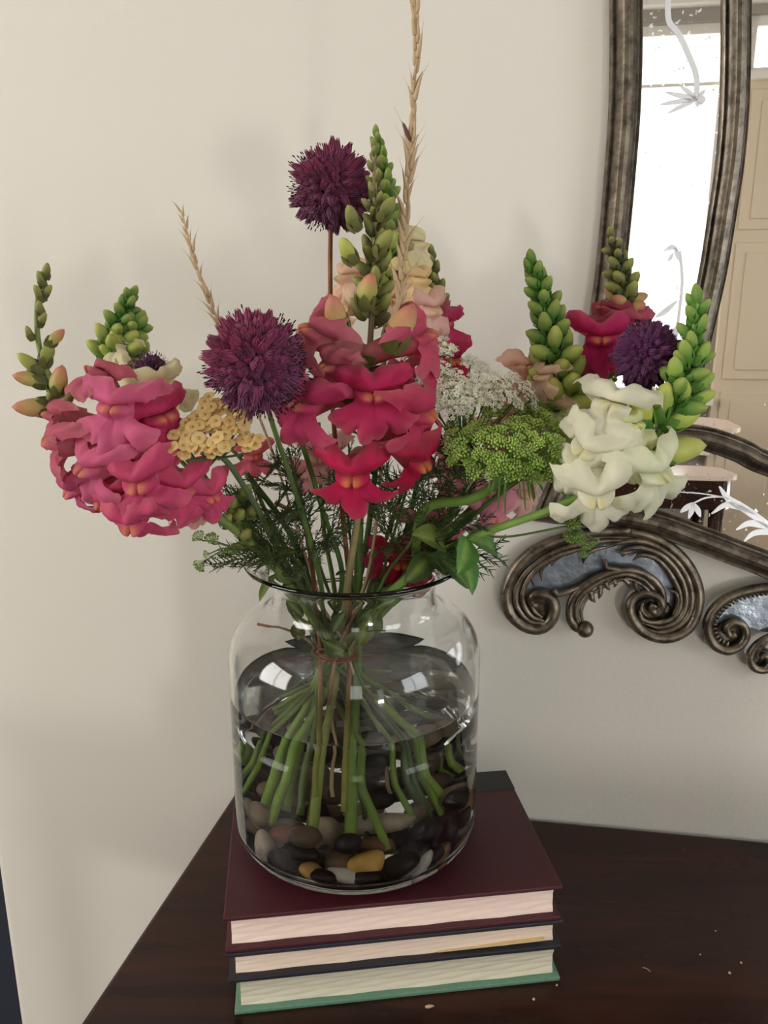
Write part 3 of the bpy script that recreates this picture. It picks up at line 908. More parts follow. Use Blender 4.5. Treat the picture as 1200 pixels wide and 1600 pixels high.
scurl = carve([(402, 452), (362, 445), (336, 400), (344, 330), (392, 270), (470, 224), (560, 198), (640, 206), (702, 242), (738, 292), (748, 345)], [24, 22, 18, 18, 18, 17, 16, 16, 16, 16, 10], .0125)
for pts, rr in (([(372, 430), (362, 380), (380, 322), (430, 272), (500, 234), (580, 216), (650, 236), (705, 285)], [10, 12, 12, 12, 12, 12, 12, 8]),
                ([(392, 425), (385, 375), (410, 320), (460, 282), (520, 250), (590, 236), (650, 262), (700, 310)], [6, 9, 9, 9, 9, 9, 9, 6]),
                ([(425, 290), (432, 320), (446, 338)], [14, 14, 3]), ([(465, 262), (468, 300), (462, 322)], [13, 12, 3]), ([(490, 250), (500, 272), (510, 285)], [11, 10, 3]), ([(525, 240), (535, 258), (528, 272)], [10, 9, 3]),
                ([(570, 235), (590, 255), (598, 275)], [12, 12, 3]), ([(620, 245), (622, 270), (640, 292)], [13, 12, 3]), ([(265, 285), (285, 303), (330, 290), (380, 270)], [12, 14, 14, 6]),
                ([(492, 150), (494, 182), (530, 192), (600, 196)], [8, 13, 12, 6])):
    scurl.join(carve(pts, rr, .0135, 1.0, 8))
glassp = plate([(120, 260), (215, 150), (330, 90), (560, 85), (700, 95), (825, 200), (855, 330), (800, 420), (745, 400), (752, 320), (700, 225), (600, 186), (470, 210), (345, 275), (260, 290), (170, 285)], .0055)
ball = MB(); bp = on_wall(*A(402, 455), .014)
ball.lathe([(.0078 * math.sin(PI * k / 8), -.0078 * math.cos(PI * k / 8)) for k in range(9)], 12); ball.xf(Matrix.Translation(ml(bp[0], .014, bp[1])))
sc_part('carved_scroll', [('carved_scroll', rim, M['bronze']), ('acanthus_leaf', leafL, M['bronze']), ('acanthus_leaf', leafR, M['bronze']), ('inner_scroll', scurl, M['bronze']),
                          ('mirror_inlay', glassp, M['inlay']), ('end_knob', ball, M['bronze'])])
rim2 = carve([(1420, 330), (1310, 285), (1200, 275), (1100, 290), (1012, 325), (955, 382), (936, 450), (962, 518), (1020, 548), (1075, 528), (1105, 482), (1092, 438), (1052, 424), (1022, 448), (1034, 482), (1058, 478)],
             [20, 22, 22, 22, 22, 22, 22, 22, 22, 20, 18, 18, 18, 16, 14, 16], .012)
flutes = MB()
for k in range(22):
    t = k / 21
    c = [(1190, 296), (1100, 312), (1030, 345), (980, 395), (965, 450), (985, 500), (1022, 520)]
    q = spline([Vector((x, y, 0)) for x, y in c], 6)
    p, tn = along(q, t)
    nn = Vector((-tn.y, tn.x, 0))
    a, b = p + nn * 14, p - nn * 12
    flutes.join(carve([(a.x, a.y), (p.x, p.y), (b.x, b.y)], [5, 8, 4], .0125, 1.0, 6))
plate2 = plate([(975, 430), (1030, 350), (1110, 318), (1200, 305), (1320, 310), (1420, 350), (1300, 470), (1200, 470), (1110, 440), (1060, 415)], .0058)
curl3 = carve([(1360, 480), (1290, 470), (1210, 490), (1150, 525), (1122, 575), (1140, 622), (1185, 632), (1208, 600), (1190, 572), (1168, 582)], [14, 16, 18, 18, 18, 18, 18, 16, 14, 10], .0125)
rim2.join(dish(1035, 475, 72)); curl3.join(dish(1172, 580, 46))
curl3.join(carve([(1205, 655), (1240, 640), (1300, 560), (1380, 520)], [20, 22, 20, 12], .0115))
curl3.join(carve([(1260, 500), (1200, 512), (1158, 548), (1152, 590)], [6, 9, 9, 4], .0145, 1.0, 8))
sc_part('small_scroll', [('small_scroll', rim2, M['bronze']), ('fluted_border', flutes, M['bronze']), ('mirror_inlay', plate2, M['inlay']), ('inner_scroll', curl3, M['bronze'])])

# etched flower sprays on the strips
def blade(pts, w, n0=.0092, bend=True, const=False):
    c = spline([Vector((*on_wall(x, y, n0), 0)) for x, y in pts], 7)
    k = len(c); vs, fs = [], []
    for i, p in enumerate(c):
        a, b = c[max(0, i - 1)], c[min(k - 1, i + 1)]
        t = (b - a).normalized(); nn = Vector((-t.y, t.x, 0))
        f = i / (k - 1)
        h = w * PXW / 2 * (1.0 if const else max(.04, math.sin(PI * min(1, f * .92 + .04)) ** .8))
        for q in (p + nn * h, p - nn * h):
            vs.append(ml(q.x, .00915 if n0 < .01 else .0096 - .036 * (q.y - strip.mid), q.y))
    n = len(vs)
    vs += [v + Vector((0, .0005, 0)) for v in vs]
    for i in range(k - 1):
        fs += [(2 * i, 2 * i + 1, 2 * i + 3, 2 * i + 2), (n + 2 * i, n + 2 * i + 2, n + 2 * i + 3, n + 2 * i + 1), (2 * i, 2 * i + 2, n + 2 * i + 2, n + 2 * i), (2 * i + 1, n + 2 * i + 1, n + 2 * i + 3, 2 * i + 3)]
    return MB().add(vs, fs)
def E(x, y): return (1020 + x * .15, 640 + y * .15)
def E2(x, y): return (980 + x * .1833, y * .1833)
for pts, w in (([(700, 805), (790, 930), (950, 1030), (1200, 1200), (1330, 1290)], 11), ([(615, 1090), (760, 1000), (900, 1020), (1080, 1095)], 9), ([(870, 1255), (1000, 1190), (1130, 1205), (1270, 1260)], 10), ([(950, 1375), (1060, 1290), (1200, 1280), (1320, 1320)], 9)):
    mpart('etched_leaf', blade([E(*p) for p in pts], w, .0108), M['etch'], smooth=False)
for pts, w in (([(430, 980), (560, 925), (720, 915), (800, 940)], 2.2), ([(240, 862), (500, 880), (730, 915)], 1.6)):
    mpart('etched_stem', blade([E(*p) for p in pts], w, .0109, const=True), M['etch'], smooth=False)
for c, tips in (((240, 856), [(205, 715), (75, 890), (130, 800)]), ((425, 975), [(290, 1075), (375, 1140), (500, 1122)])):
    fl = mpart('etched_flower', blade([E(*c), E((c[0] + tips[0][0]) / 2, (c[1] + tips[0][1]) / 2), E(*tips[0])], 8, .0108), M['etch'], smooth=False)
    for tpt in tips[1:]:
        put('etched_petal', blade([E(*c), E((c[0] + tpt[0]) / 2 + 8, (c[1] + tpt[1]) / 2), E(*tpt)], 8, .0108).mesh('etched_petal', M['etch'], False), fl)
mpart('etched_stem', blade([E2(*p) for p in [(330, -200), (345, 0), (358, 180), (440, 290), (530, 480), (590, 650), (592, 830)]], 7, .0092, const=True), M['etch'], smooth=False)
fl = mpart('etched_flower', blade([E2(600, 850), E2(520, 830), E2(330, 785)], 7, .0092), M['etch'], smooth=False)
for tpt in ((455, 735), (280, 890), (345, 965), (665, 765), (600, 910)):
    put('etched_petal', blade([E2(600, 850), E2((600 + tpt[0]) / 2, (850 + tpt[1]) / 2 - 6), E2(*tpt)], 6, .0092).mesh('etched_petal', M['etch'], False), fl)
dd = MB().lathe([(0, 0), (.0028, 0), (.0028, .0006), (0, .0006)], 16); q = on_wall(*E2(635, 852), .009)
put('etched_disc', dd.xf(Matrix.Translation(ml(q[0], .0092, q[1])) @ Matrix.Rotation(PI / 2, 4, 'X')).mesh('etched_disc', M['etch'], False), fl)
mpart('etched_stem', blade([(1052, 560), (1060, 500), (1066, 440), (1062, 392)], 4, .0092, const=True), M['etch'], smooth=False)
fl = mpart('etched_flower', blade([(1060, 392), (1050, 386), (1038, 392)], 6, .0092), M['etch'], smooth=False)
for a, b in (((1055, 386), (1060, 406)), ((1052, 395), (1044, 408))):
    put('etched_petal', blade([a, ((a[0] + b[0]) / 2, (a[1] + b[1]) / 2 + 1), b], 5, .0092).mesh('etched_petal', M['etch'], False), fl)
for pts in ([(1058, 470), (1040, 486), (1024, 496)], [(1056, 510), (1048, 530), (1050, 552)]):
    mpart('etched_leaf', blade(pts, 8, .0092), M['etch'], smooth=False)

# ================================================================== flowers: shared meshes
def ruffle(mb, seed, amt):
    off = Vector((seed * 3.7, seed * 1.3, seed * 7.1))
    for v in mb.v:
        e = min(1, max(0, (math.hypot(v.x, v.z) - .14) / .4))
        v += noise.noise_vector(v * 3.2 + off) * amt * e
        v.y += noise.noise(v * 7.5 + off) * amt * .8 * e
        v += noise.noise_vector(v * 15 + off) * amt * .38 * e * e * e
    return mb
def lip_upper(seed):
    """a band that flares into two ears, its wavy edge rolled back"""
    rnd = random.Random(seed); p1, p2, p3 = (rnd.random() * 6 for _ in range(3))
    na, nt = 34, 11
    vs, fs, tt = [], [], []
    for i in range(na + 1):
        u = -1 + 2 * i / na
        b = abs(u)
        h = .40 * (1 - .34 * math.exp(-(u / .16) ** 2)) * (1 - .80 * b ** 5) * (1 + .08 * math.sin(7 * u + p1))
        for j in range(nt + 1):
            t = -.7 + 1.7 * j / nt
            if t < 0:                                            # the hood running back into the tube
                k = -t / .7
                th = u * rad(95)
                x = (1 - k) * u * .36 + k * .20 * math.sin(th)
                y = (1 - k) * (.15 - .22 * u * u) + k * -.16
                z = (1 - k) * (.03 + .08 * b ** 1.6) + k * (.05 + .20 * math.cos(th)) + .10 * math.sin(PI * k) * (1 - u * u)
            else:
                x = u * (.36 + .20 * t)
                y = .15 - .24 * u * u + .12 * math.sin(PI * t * .7) - .27 * t * t - .04 * math.sin(9 * u + p2) * t
                z = .03 + .06 * b ** 1.6 + h * (t - .18 * t * t) + .12 * b ** 2.2 * t
            vs.append((x, y, z))
            tt.append((0, .30 * max(0, -t) + .14 * max(0, t) ** 4, 0))
    for i in range(na):
        for j in range(nt):
            q = i * (nt + 1) + j
            fs.append((q, q + nt + 1, q + nt + 2, q + 1))
    return ruffle(MB().add(vs, fs, lambda i: tt[i]), seed + 1, .095)
def lip_lower(seed):
    """two yellow-tipped bumps closing the mouth, three rounded lobes below"""
    rnd = random.Random(seed + 50); p1, p2, p3 = (rnd.random() * 6 for _ in range(3))
    na, nt = 36, 14
    vs, fs, tt = [], [], []
    for i in range(na + 1):
        u = -1 + 2 * i / na
        b = abs(u)
        lobe = max(math.exp(-(b / .30) ** 6), math.exp(-((b - .70) / .34) ** 6))
        ln = (.20 + .16 * lobe) * (1 + .06 * math.sin(9 * u + p1)) * (1.12 - .12 * b)
        for j in range(nt + 1):
            t = j / nt
            a = min(1, t / .45); q = max(0, (t - .45) / .55)
            ph = u * rad(66)
            x = u * .225 + math.sin(ph) * ln * q * 1.12
            z = .08 - .20 * a * (1 - .25 * u * u) - math.cos(ph) * ln * q * 1.15
            bump = math.sin(PI * (a * .86 + .04)) * (1 - .32 * math.exp(-(u / .10) ** 2)) * (1 - .75 * b ** 2.5)
            y = .02 + .27 * bump + .10 * math.sin(PI * q * .75) - .10 * q * q + .05 * q * math.sin(6 * u + p2) - .05 * b * q
            vs.append((x, y, z))
            yel = .60 * math.exp(-((t - .17) / .10) ** 2) * math.exp(-((b - .26) / .26) ** 2)
            tt.append((yel, .14 * q ** 4, 0))
    for i in range(na):
        for j in range(nt):
            k = i * (nt + 1) + j
            fs.append((k, k + 1, k + nt + 2, k + nt + 1))
    return ruffle(MB().add(vs, fs, lambda i: tt[i]), seed + 9, .075)
def tube_mb():
    mb = MB()
    prof = [(.0, -.88), (.09, -.87), (.15, -.80), (.16, -.62), (.17, -.40), (.20, -.18), (.225, 0.0), (.20, .07)]
    mb.lathe([(r, z) for r, z in prof], 14, tint=lambda t: (0, .55 * (1 - t) ** 1.2 + .08, 0))
    mb.xf(Matrix.Rotation(-PI / 2, 4, 'X'))          # +z becomes +y
    for v in mb.v: v.z = v.z * 1.0 - .10 * (v.y) ** 2 * (1 if v.y < 0 else 0); v.x *= .9
    return mb
def sepal(mb, ang, length, width, base_r, axis='y', lift=.35):
    """a pointed sepal starting on a ring about +Y at y=0"""
    vs, fs = [], []
    k = 5
    for i in range(k + 1):
        t = i / k
        w = width * math.sin(PI * (t * .82 + .18)) ** .8 * (1 if i < k else .05)
        r = base_r + lift * base_r * math.sin(t * 2.2)
        for s in (-1, 0, 1):
            vs.append(Vector((s * w, length * t, r + (.04 * base_r if s == 0 else -.12 * base_r))))
    for i in range(k):
        for s in range(2):
            q = i * 3 + s
            fs.append((q, q + 1, q + 4, q + 3))
    r = Matrix.Rotation(ang, 4, 'Y')
    mb.add([r @ v for v in vs], fs, (0, 0, 0))
    return mb
cal = MB()
for k in range(5): sepal(cal, 2 * PI * k / 5 + .3, .30, .085, .115)
cal.lathe([(.0, -.03), (.10, -.01), (.12, .05)], 10) if False else None
CALYX = cal.xf(Matrix.Translation((0, -.90, -.08))).mesh('calyx', M['leaf'])
LIPS = {}
for key in ('petal', 'pale_petal'):
    LIPS[key] = ([lip_upper(k).mesh('upper_lip', M[key]) for k in range(6)], [lip_lower(k).mesh('lower_lip', M[key]) for k in range(6)], tube_mb().mesh('flower', M[key]))

def bud_mesh(kind):
    """a bud of length 1 along +Z; kind: green, yellow, pink"""
    mb = MB(); prof = []
    n = 9
    for k in range(n + 1):
        t = k / n
        r = .235 * math.sin(PI * min(1, t * .93 + .05)) ** .7
        prof.append((0 if k in (0, n) else r, t))
    def tn(t):
        if kind == 'green': return (0, .02 + .55 * t ** 2.5, 0)
        if kind == 'yellow': return (0, .10 + .75 * t ** 2, 0)
        return (max(0, (t - .45) / .55) * .9, .35 + .35 * t, 0)
    mb.lathe(prof, 12, tint=tn)
    for v in mb.v:
        v.x += .16 * v.z * v.z; v.y *= .9
        v += Vector((noise.noise(v * 3), noise.noise(v * 3 + Vector((5, 1, 2))), 0)) * .03
    return mb.mesh('bud', M['bud'])
BUD = {k: bud_mesh(k) for k in ('green', 'yellow', 'pink')}
bc_ = MB()
for k in range(5): sepal(bc_, 2 * PI * k / 5, .50, .15, .17, lift=.5)
BCAL = bc_.xf(Matrix.Rotation(PI / 2, 4, 'X') @ Matrix.Translation((0, 0.0, 0))).mesh('calyx', M['leaf'])

def leaf_mesh(width=.16, curl=.2, fold=.25, n=9):
    """a lance-shaped leaf of length 1 along +Y, upper side +Z"""
    vs, fs = [], []
    for i in range(n + 1):
        t = i / n
        w = width * (math.sin(PI * min(1, t * .93 + .04)) ** .9) * (1 if i < n else .02)
        z = -curl * t * t
        for s in (-1, -.5, 0, .5, 1):
            vs.append((s * w, t, z + fold * abs(s) * w))
    for i in range(n):
        for s in range(4):
            q = i * 5 + s
            fs.append((q, q + 1, q + 6, q + 5))
    return MB().add(vs, fs, lambda i: (0, .35 if i % 5 == 2 else 0, 0))
LEAF = leaf_mesh().mesh('leaf', M['leaf'])
LEAF_W = leaf_mesh(.3, .3, .35).mesh('leaf', M['leaf'])
BRACT = leaf_mesh(.2, .25, .3, 6).mesh('bract', M['leaf'])

GREEN = hexc(104, 120, 54); DGREEN = hexc(72, 90, 46); LGREEN = hexc(136, 168, 78); YGREEN = hexc(172, 184, 84)
TIE = Vector((-0.036, 0.550, CAM_Z - 0.2475))
def tie_pt(k):
    a = k * 2.39996; r = 0.0027 * math.sqrt(k + .3)
    return TIE + Vector((r * math.cos(a), r * math.sin(a), 0))
NSTEM = [0]
def stem_path(end, way, neck=None):
    """end: (angle in degrees seen from above, radius, height above the book) of the cut end under water; way: pixel points with depth, from the rim to the head"""
    k = NSTEM[0]; NSTEM[0] += 1
    t = tie_pt(k)
    pts = []
    if end:
        if end[0] == 'w':
            b = PW(*end[1:])
            dv = Vector((b.x - VC.x, b.y - VC.y, 0))
            if dv.length > RI - .006: b = Vector((VC.x, VC.y, b.z)) + dv.normalized() * (RI - .006)
            b.z = max(b.z, VC.z + .022)
        else:
            a = rad(end[0]); b = Vector((VC.x + end[1] * math.cos(a), VC.y + end[1] * math.sin(a), VC.z + end[2]))
        pts = [b, b.lerp(t, .5), t]
    else: pts = [t + Vector((0, 0, -.03)), t]
    pts += [P(*w) for w in way]
    return spline(pts, 8)
def stem_radii(path, r0, r1, power=1.0):
    n = len(path) - 1
    return [r0 + (r1 - r0) * (i / n) ** power for i in range(n + 1)]
def D(x, up, c): return Vector((x, -c, up)).normalized()     # right, up, towards the camera
RB = random.Random(11)

def add_flower(t, px, py, Y, fwd, size, col, stem=None, roll=0.0, open_=1.0, cal_col=GREEN):
    k = RB.randrange(6)
    UPPER, LOWER, TUBE = LIPS['pale_petal' if col[1] > .42 else 'petal']
    pos = P(px, py, Y)
    s = size * 1.08 * m_at(px, Y)
    f = put('flower', TUBE, t, local(t, fr(pos, fwd, (0, 0, 1), s, rad(roll))), col)
    put('upper_lip', UPPER[k], f, Matrix.Rotation(rad(RB.uniform(-4, 8)), 4, 'X') @ Matrix.Diagonal((1, 1, open_, 1)), col)
    put('lower_lip', LOWER[(k + 1) % 6], f, Matrix.Rotation(rad(RB.uniform(-8, 4)), 4, 'X'), col)
    put('calyx', CALYX, f, None, cal_col)
    if stem is not None:
        base = pos - Vector(fwd).normalized() * .88 * s
        q = min(stem, key=lambda p: (p - base).length)
        if (q - base).length > .004:
            mb = MB(); mb.tube(spline([q, q.lerp(base, .5) + Vector((0, 0, -.003)), base + Vector(fwd).normalized() * .05 * s], 4), .0014, 6)
            wpart('pedicel', mb, M['stem'], t, cal_col)
    return f
def mixc(a, b, f): f = max(0, min(1, f)); return tuple(x + (y - x) * f for x, y in zip(a, b))
def add_bud(t, pos, axis, length, col, kind, spin=0.0, calyx=True, cal_col=None, fat=1.0):
    b = put('bud', BUD[kind], t, local(t, frz(pos, axis, (length * fat, length * fat, length), spin)), col)
    if calyx: put('calyx', BCAL, b, None, cal_col or col)
    return b
def spike_buds(t, path, t0, t1, n, s0, s1, kinds, cols, spread0=.9, spread1=.35, fat=1.1, stem_r=.002, power=1.0, cal=None):
    for i in range(n):
        f = i / max(1, n - 1)
        u = t0 + (t1 - t0) * f ** power
        p, tn = along(path, u)
        a = i * 2.39996 + RB.uniform(-.25, .25)
        o = tn.orthogonal().normalized()
        radial = (Matrix.Rotation(a, 3, tn) @ o).normalized()
        sp = spread0 + (spread1 - spread0) * f
        ax = (tn * (1 - .35 * sp) + radial * sp).normalized()
        ln = s0 + (s1 - s0) * f
        k = kinds[min(len(kinds) - 1, int(f * len(kinds)))]
        c = cols[min(len(cols) - 1, int(f * len(cols)))]
        add_bud(t, p + radial * stem_r * (1 - .5 * f), ax, ln, c, k, RB.uniform(0, 6), ln > .008, cal or c, fat)
    p, tn = along(path, .999)
    add_bud(t, p - tn * s1 * .2, tn, s1 * 1.2, cols[-1], kinds[-1], 0, False, None, fat)
def u_at(path, px, py, Y):
    q = P(px, py, Y); tot = sum((b - a).length for a, b in zip(path[:-1], path[1:]))
    k = min(range(len(path) // 3, len(path)), key=lambda i: (path[i] - q).length)
    return sum((b - a).length for a, b in zip(path[:k], path[1:k + 1])) / tot
def side_leaf(t, path, u, length, ang, col, droop=0.2, me=None, name='leaf', lean=.9):
    p, tn = along(path, u)
    o = tn.orthogonal().normalized()
    radial = (Matrix.Rotation(ang, 3, tn) @ o).normalized()
    fwd = (tn * (1 - lean * .5) + radial * lean - Vector((0, 0, droop))).normalized()
    return put(name, me or LEAF, t, local(t, fr(p + radial * .0015, fwd, tn + radial * .2, length)), col)

# ================================================================== snapdragons
HOT = hexc(202, 50, 100); PINK = hexc(222, 108, 148); ROSE = hexc(196, 100, 118); MAG = hexc(202, 64, 112); RED = hexc(186, 26, 72)
PALE = hexc(246, 184, 194); PEACH = hexc(238, 205, 178); CREAM = hexc(238, 228, 190); WHITE = hexc(240, 238, 218)
OLIVE = hexc(112, 116, 62); PSTEM = hexc(150, 138, 98)

def snap(label, end, way, r0, r1, stem_col, grow=0.7):
    path = stem_path(end, way)
    t = thing('snapdragon', label, 'flower', path[0], group='snapdragons in the vase')
    mb = MB(); mb.tube(path, stem_radii(path, r0, r1, grow), 10, tint=lambda f: (0, .65 * max(0, 1 - f * 3.2), 0))
    wpart('stem', mb, M['stem'], t, stem_col)
    return t, path

# A: the large rose-pink spike in the middle
t, p = snap('rose pink snapdragon spike with buds standing at the middle front', ('w', 489, 1306, .484),
            [(545, 900, .520), (560, 800, .505), (572, 690, .500), (577, 560, .498), (585, 420, .500), (586, 300, .500), (584, 232, .500)], .0036, .0014, PSTEM)
A_ = p
add_flower(t, 582, 618, .462, D(.04, -.06, 1), 116, HOT, p)
add_flower(t, 478, 628, .472, D(-.60, -.12, .8), 118, MAG, p, -20)
add_flower(t, 648, 640, .478, D(.95, -.30, .35), 124, hexc(204, 66, 104), p, 16)
add_flower(t, 552, 742, .472, D(-.08, -.22, 1), 112, hexc(206, 36, 90), p)
add_flower(t, 648, 714, .486, D(.70, -.50, .5), 106, RED, p, 14)
add_flower(t, 498, 522, .484, D(-.80, .35, .5), 108, ROSE, p, -26)
add_flower(t, 652, 528, .484, D(.88, .25, .35), 104, hexc(208, 88, 118), p, 22)
add_flower(t, 520, 572, .474, D(-.65, -.05, .7), 80, ROSE, p, -14)
add_flower(t, 632, 584, .492, D(.8, -.1, .4), 60, ROSE, p, 10)
for px, py, Y, ax, ln, col, k in ((536, 500, .482, D(-.35, .9, .2), 66, hexc(186, 112, 106), 'pink'), (610, 518, .476, D(.35, .9, .25), 76, hexc(186, 120, 110), 'pink'),
                                  (571, 462, .486, D(-.02, .95, .35), 56, hexc(150, 160, 84), 'pink'), (555, 395, .492, D(-.55, .8, .3), 44, YGREEN, 'yellow'),
                                  (592, 384, .488, D(.25, .9, .5), 42, OLIVE, 'green'), (560, 345, .492, D(-.5, .85, .3), 40, OLIVE, 'green'), (594, 330, .49, D(.45, .85, .3), 38, OLIVE, 'green')):
    add_bud(t, P(px, py + ln * .4, Y), ax, ln * m_at(px, Y), col, k, 0, True, OLIVE, 1.15)
spike_buds(t, p, u_at(p, 578, 500, .5), .990, 34, .0165, .0065, ['green'], [OLIVE, hexc(104, 108, 60), hexc(100, 104, 58), hexc(118, 116, 70)], .95, .30, 1.05, .0028, .92)
for u, a in ((.655, 1.2), (.665, 3.6), (.68, 5.1), (.64, 2.4), (.70, .4)): side_leaf(t, p, u, .020, a, OLIVE, .0, BRACT, 'bract')

# the green-tipped spike behind it, with pale yellow and peach flowers
t, p = snap('green-tipped snapdragon spike with pale peach flowers right behind the rose pink one', ('w', 546, 1214, .56),
            [(565, 890, .565), (590, 700, .570), (602, 520, .570), (606, 400, .570), (600, 280, .568), (588, 212, .566)], .0032, .0014, GREEN)
for px, py, Y, f, s, c in ((545, 437, .562, D(-.8, .25, .6), 78, PEACH), (650, 385, .572, D(.85, .3, .5), 70, CREAM), (652, 440, .562, D(.8, .1, .7), 74, hexc(240, 214, 164)),
                           (668, 485, .560, D(.6, .0, .8), 84, hexc(243, 205, 194)), (610, 470, .555, D(.2, .1, 1), 60, PEACH), (530, 480, .565, D(-.7, 0, .6), 64, PEACH)):
    add_flower(t, px, py, Y, f, s, c, p)
spike_buds(t, p, u_at(p, 604, 470, .57), .99, 50, .0205, .0075, ['yellow', 'green', 'green'], [hexc(112, 146, 62), hexc(84, 126, 54), hexc(104, 140, 60)], 1.05, .35, 1.2, .0026, .95)

# B: the pink spike bending out to the left
t, p = snap('pink snapdragon spike arching far left with its bare tip curving up', ('w', 688, 1244, .535),
            [(435, 893, .530), (375, 835, .505), (320, 795, .490), (240, 745, .485), (165, 690, .485), (118, 645, .488), (86, 605, .490), (62, 545, .492), (58, 480, .494), (68, 425, .495)], .0040, .0014, hexc(122, 140, 74))
for px, py, Y, f, s, c, rl in ((184, 640, .462, D(-.12, .1, 1), 118, PINK, -4), (222, 752, .455, D(-.05, -.25, 1), 118, hexc(218, 84, 128), 12), (148, 728, .466, D(-.6, -.2, .75), 112, PINK, -14),
                               (98, 690, .478, D(-.9, .0, .35), 104, hexc(204, 104, 124), -10), (252, 655, .472, D(.55, .2, .8), 112, MAG, 16), (208, 806, .466, D(-.15, -.8, .55), 112, hexc(220, 88, 130), 0),
                               (285, 762, .468, D(.45, -.2, .85), 100, hexc(218, 84, 126), 8), (326, 772, .476, D(.6, -.35, .7), 78, hexc(222, 88, 130), 10), (155, 588, .482, D(-.35, .75, .5), 86, ROSE, -8),
                               (118, 760, .482, D(-.7, -.5, .4), 84, hexc(206, 92, 132), -12), (168, 775, .474, D(-.4, -.6, .6), 92, hexc(214, 80, 124), -8), (92, 650, .484, D(-.85, .2, .3), 84, ROSE, -6), (205, 700, .480, D(-.1, 0, .9), 96, MAG, 6)):
    add_flower(t, px, py, Y, f, s, c, p, rl)
for px, py, ax, ln, c, k in ((52, 592, D(-.9, .35, .3), 52, hexc(168, 170, 92), 'pink'), (50, 570, D(-.8, .6, .2), 46, hexc(132, 148, 74), 'yellow'), (88, 600, D(.15, .95, .25), 58, hexc(178, 168, 98), 'pink'),
                             (72, 556, D(.35, .9, .2), 44, hexc(124, 140, 66), 'green'), (84, 530, D(.75, .65, .2), 38, hexc(150, 164, 82), 'pink'), (60, 636, D(-.95, .1, .3), 66, hexc(206, 150, 116), 'pink'),
                             (46, 522, D(-.35, .9, .2), 24, OLIVE, 'green'), (64, 500, D(.4, .9, .3), 26, OLIVE, 'green'), (62, 484, D(-.1, .95, .4), 28, OLIVE, 'green'), (62, 460, D(-.4, .9, .2), 28, OLIVE, 'green'),
                             (72, 456, D(.5, .9, .2), 24, OLIVE, 'green'), (64, 438, D(-.35, .95, .2), 26, OLIVE, 'green'), (71, 425, D(.1, 1, .3), 26, OLIVE, 'green'), (78, 622, D(.0, .8, .6), 30, OLIVE, 'green'), (104, 625, D(.4, .8, .3), 34, OLIVE, 'green')):
    w = P(px, py, .490); a = Vector(ax)
    L_ = ln * m_at(px, .49)
    q = min(p, key=lambda v: (v - w).length)
    add_bud(t, w - a * L_ * .45, ax, L_, mixc(c, OLIVE, .35), k, RB.uniform(-.5, .5), ln > 22, hexc(98, 102, 56), 1.0)
for u, a in ((.40, 1.0), (.43, 3.5), (.46, 5.4), (.50, 2.0), (.37, 4.2), (.53, 0.5)): side_leaf(t, p, u, .026, a, GREEN, .4, BRACT, 'bract')
for px, py, r in ((372, 808, 9), (384, 838, 8), (360, 790, 7), (352, 815, 8), (392, 800, 9), (378, 770, 8)):
    add_bud(t, P(px, py + 8, .505), D(RB.uniform(-.4, .4), .8, .4), .0115, hexc(104, 116, 62), 'green', 0, True, GREEN, 1.6)

# C: two short green tips behind the left pink flowers
t, p = snap('short green snapdragon tip left of the other, behind the left pink flowers', ('w', 722, 1204, .56),
            [(440, 885, .555), (350, 790, .560), (230, 660, .560), (178, 560, .560), (182, 520, .560), (205, 464, .560)], .0026, .0012, GREEN)
spike_buds(t, p, u_at(p, 178, 560, .56), .995, 18, .0190, .0095, ['yellow', 'green', 'green'], [hexc(98, 140, 56), hexc(68, 116, 44)], 1.0, .5, 1.25, .002)
t, p = snap('short green snapdragon tip with cream flowers beside a small dark allium', ('w', 646, 1112, .60),
            [(445, 885, .560), (360, 790, .565), (260, 680, .565), (200, 560, .562), (215, 506, .560)], .0026, .0012, GREEN)
spike_buds(t, p, u_at(p, 200, 560, .56), .995, 16, .0190, .0110, ['yellow', 'green'], [hexc(104, 146, 60), hexc(84, 134, 54)], 1.0, .5, 1.4, .002)
add_flower(t, 252, 605, .530, D(.55, .25, .8), 88, CREAM, p, 12)
add_flower(t, 225, 622, .535, D(-.1, .0, 1), 66, CREAM, p)
add_flower(t, 190, 545, .555, D(-.4, .5, .6), 56, CREAM, p)

# D: green spike left of the mirror frame
t, p = snap('tall green snapdragon spike leaning left, right of the white lace flower', ('w', 423, 1287, .500),
            [(640, 880, .545), (740, 800, .540), (830, 720, .535), (872, 640, .535), (868, 560, .535), (852, 480, .535), (832, 412, .535)], .0036, .0015, hexc(110, 148, 66))
spike_buds(t, p, u_at(p, 876, 650, .535), .99, 44, .0260, .0105, ['yellow', 'yellow', 'green', 'green'], [hexc(132, 160, 66), hexc(88, 132, 52), hexc(74, 122, 46), hexc(80, 130, 50)], 1.05, .40, 1.25, .003)
for px, py, f, s, c in ((905, 650, D(.3, .1, .9), 88, PEACH), (868, 668, D(-.5, -.1, .8), 80, CREAM), (915, 690, D(.2, -.3, .9), 90, CREAM), (850, 590, D(-.8, .1, .5), 60, hexc(240, 206, 184)), (885, 720, D(.0, -.4, .9), 84, CREAM)):
    add_flower(t, px, py, .525, f, s, c, p)
for u, a in ((.655, .5), (.665, 2.8), (.645, 4.4)): side_leaf(t, p, u, .026, a, hexc(92, 140, 60), .0, BRACT, 'bract')

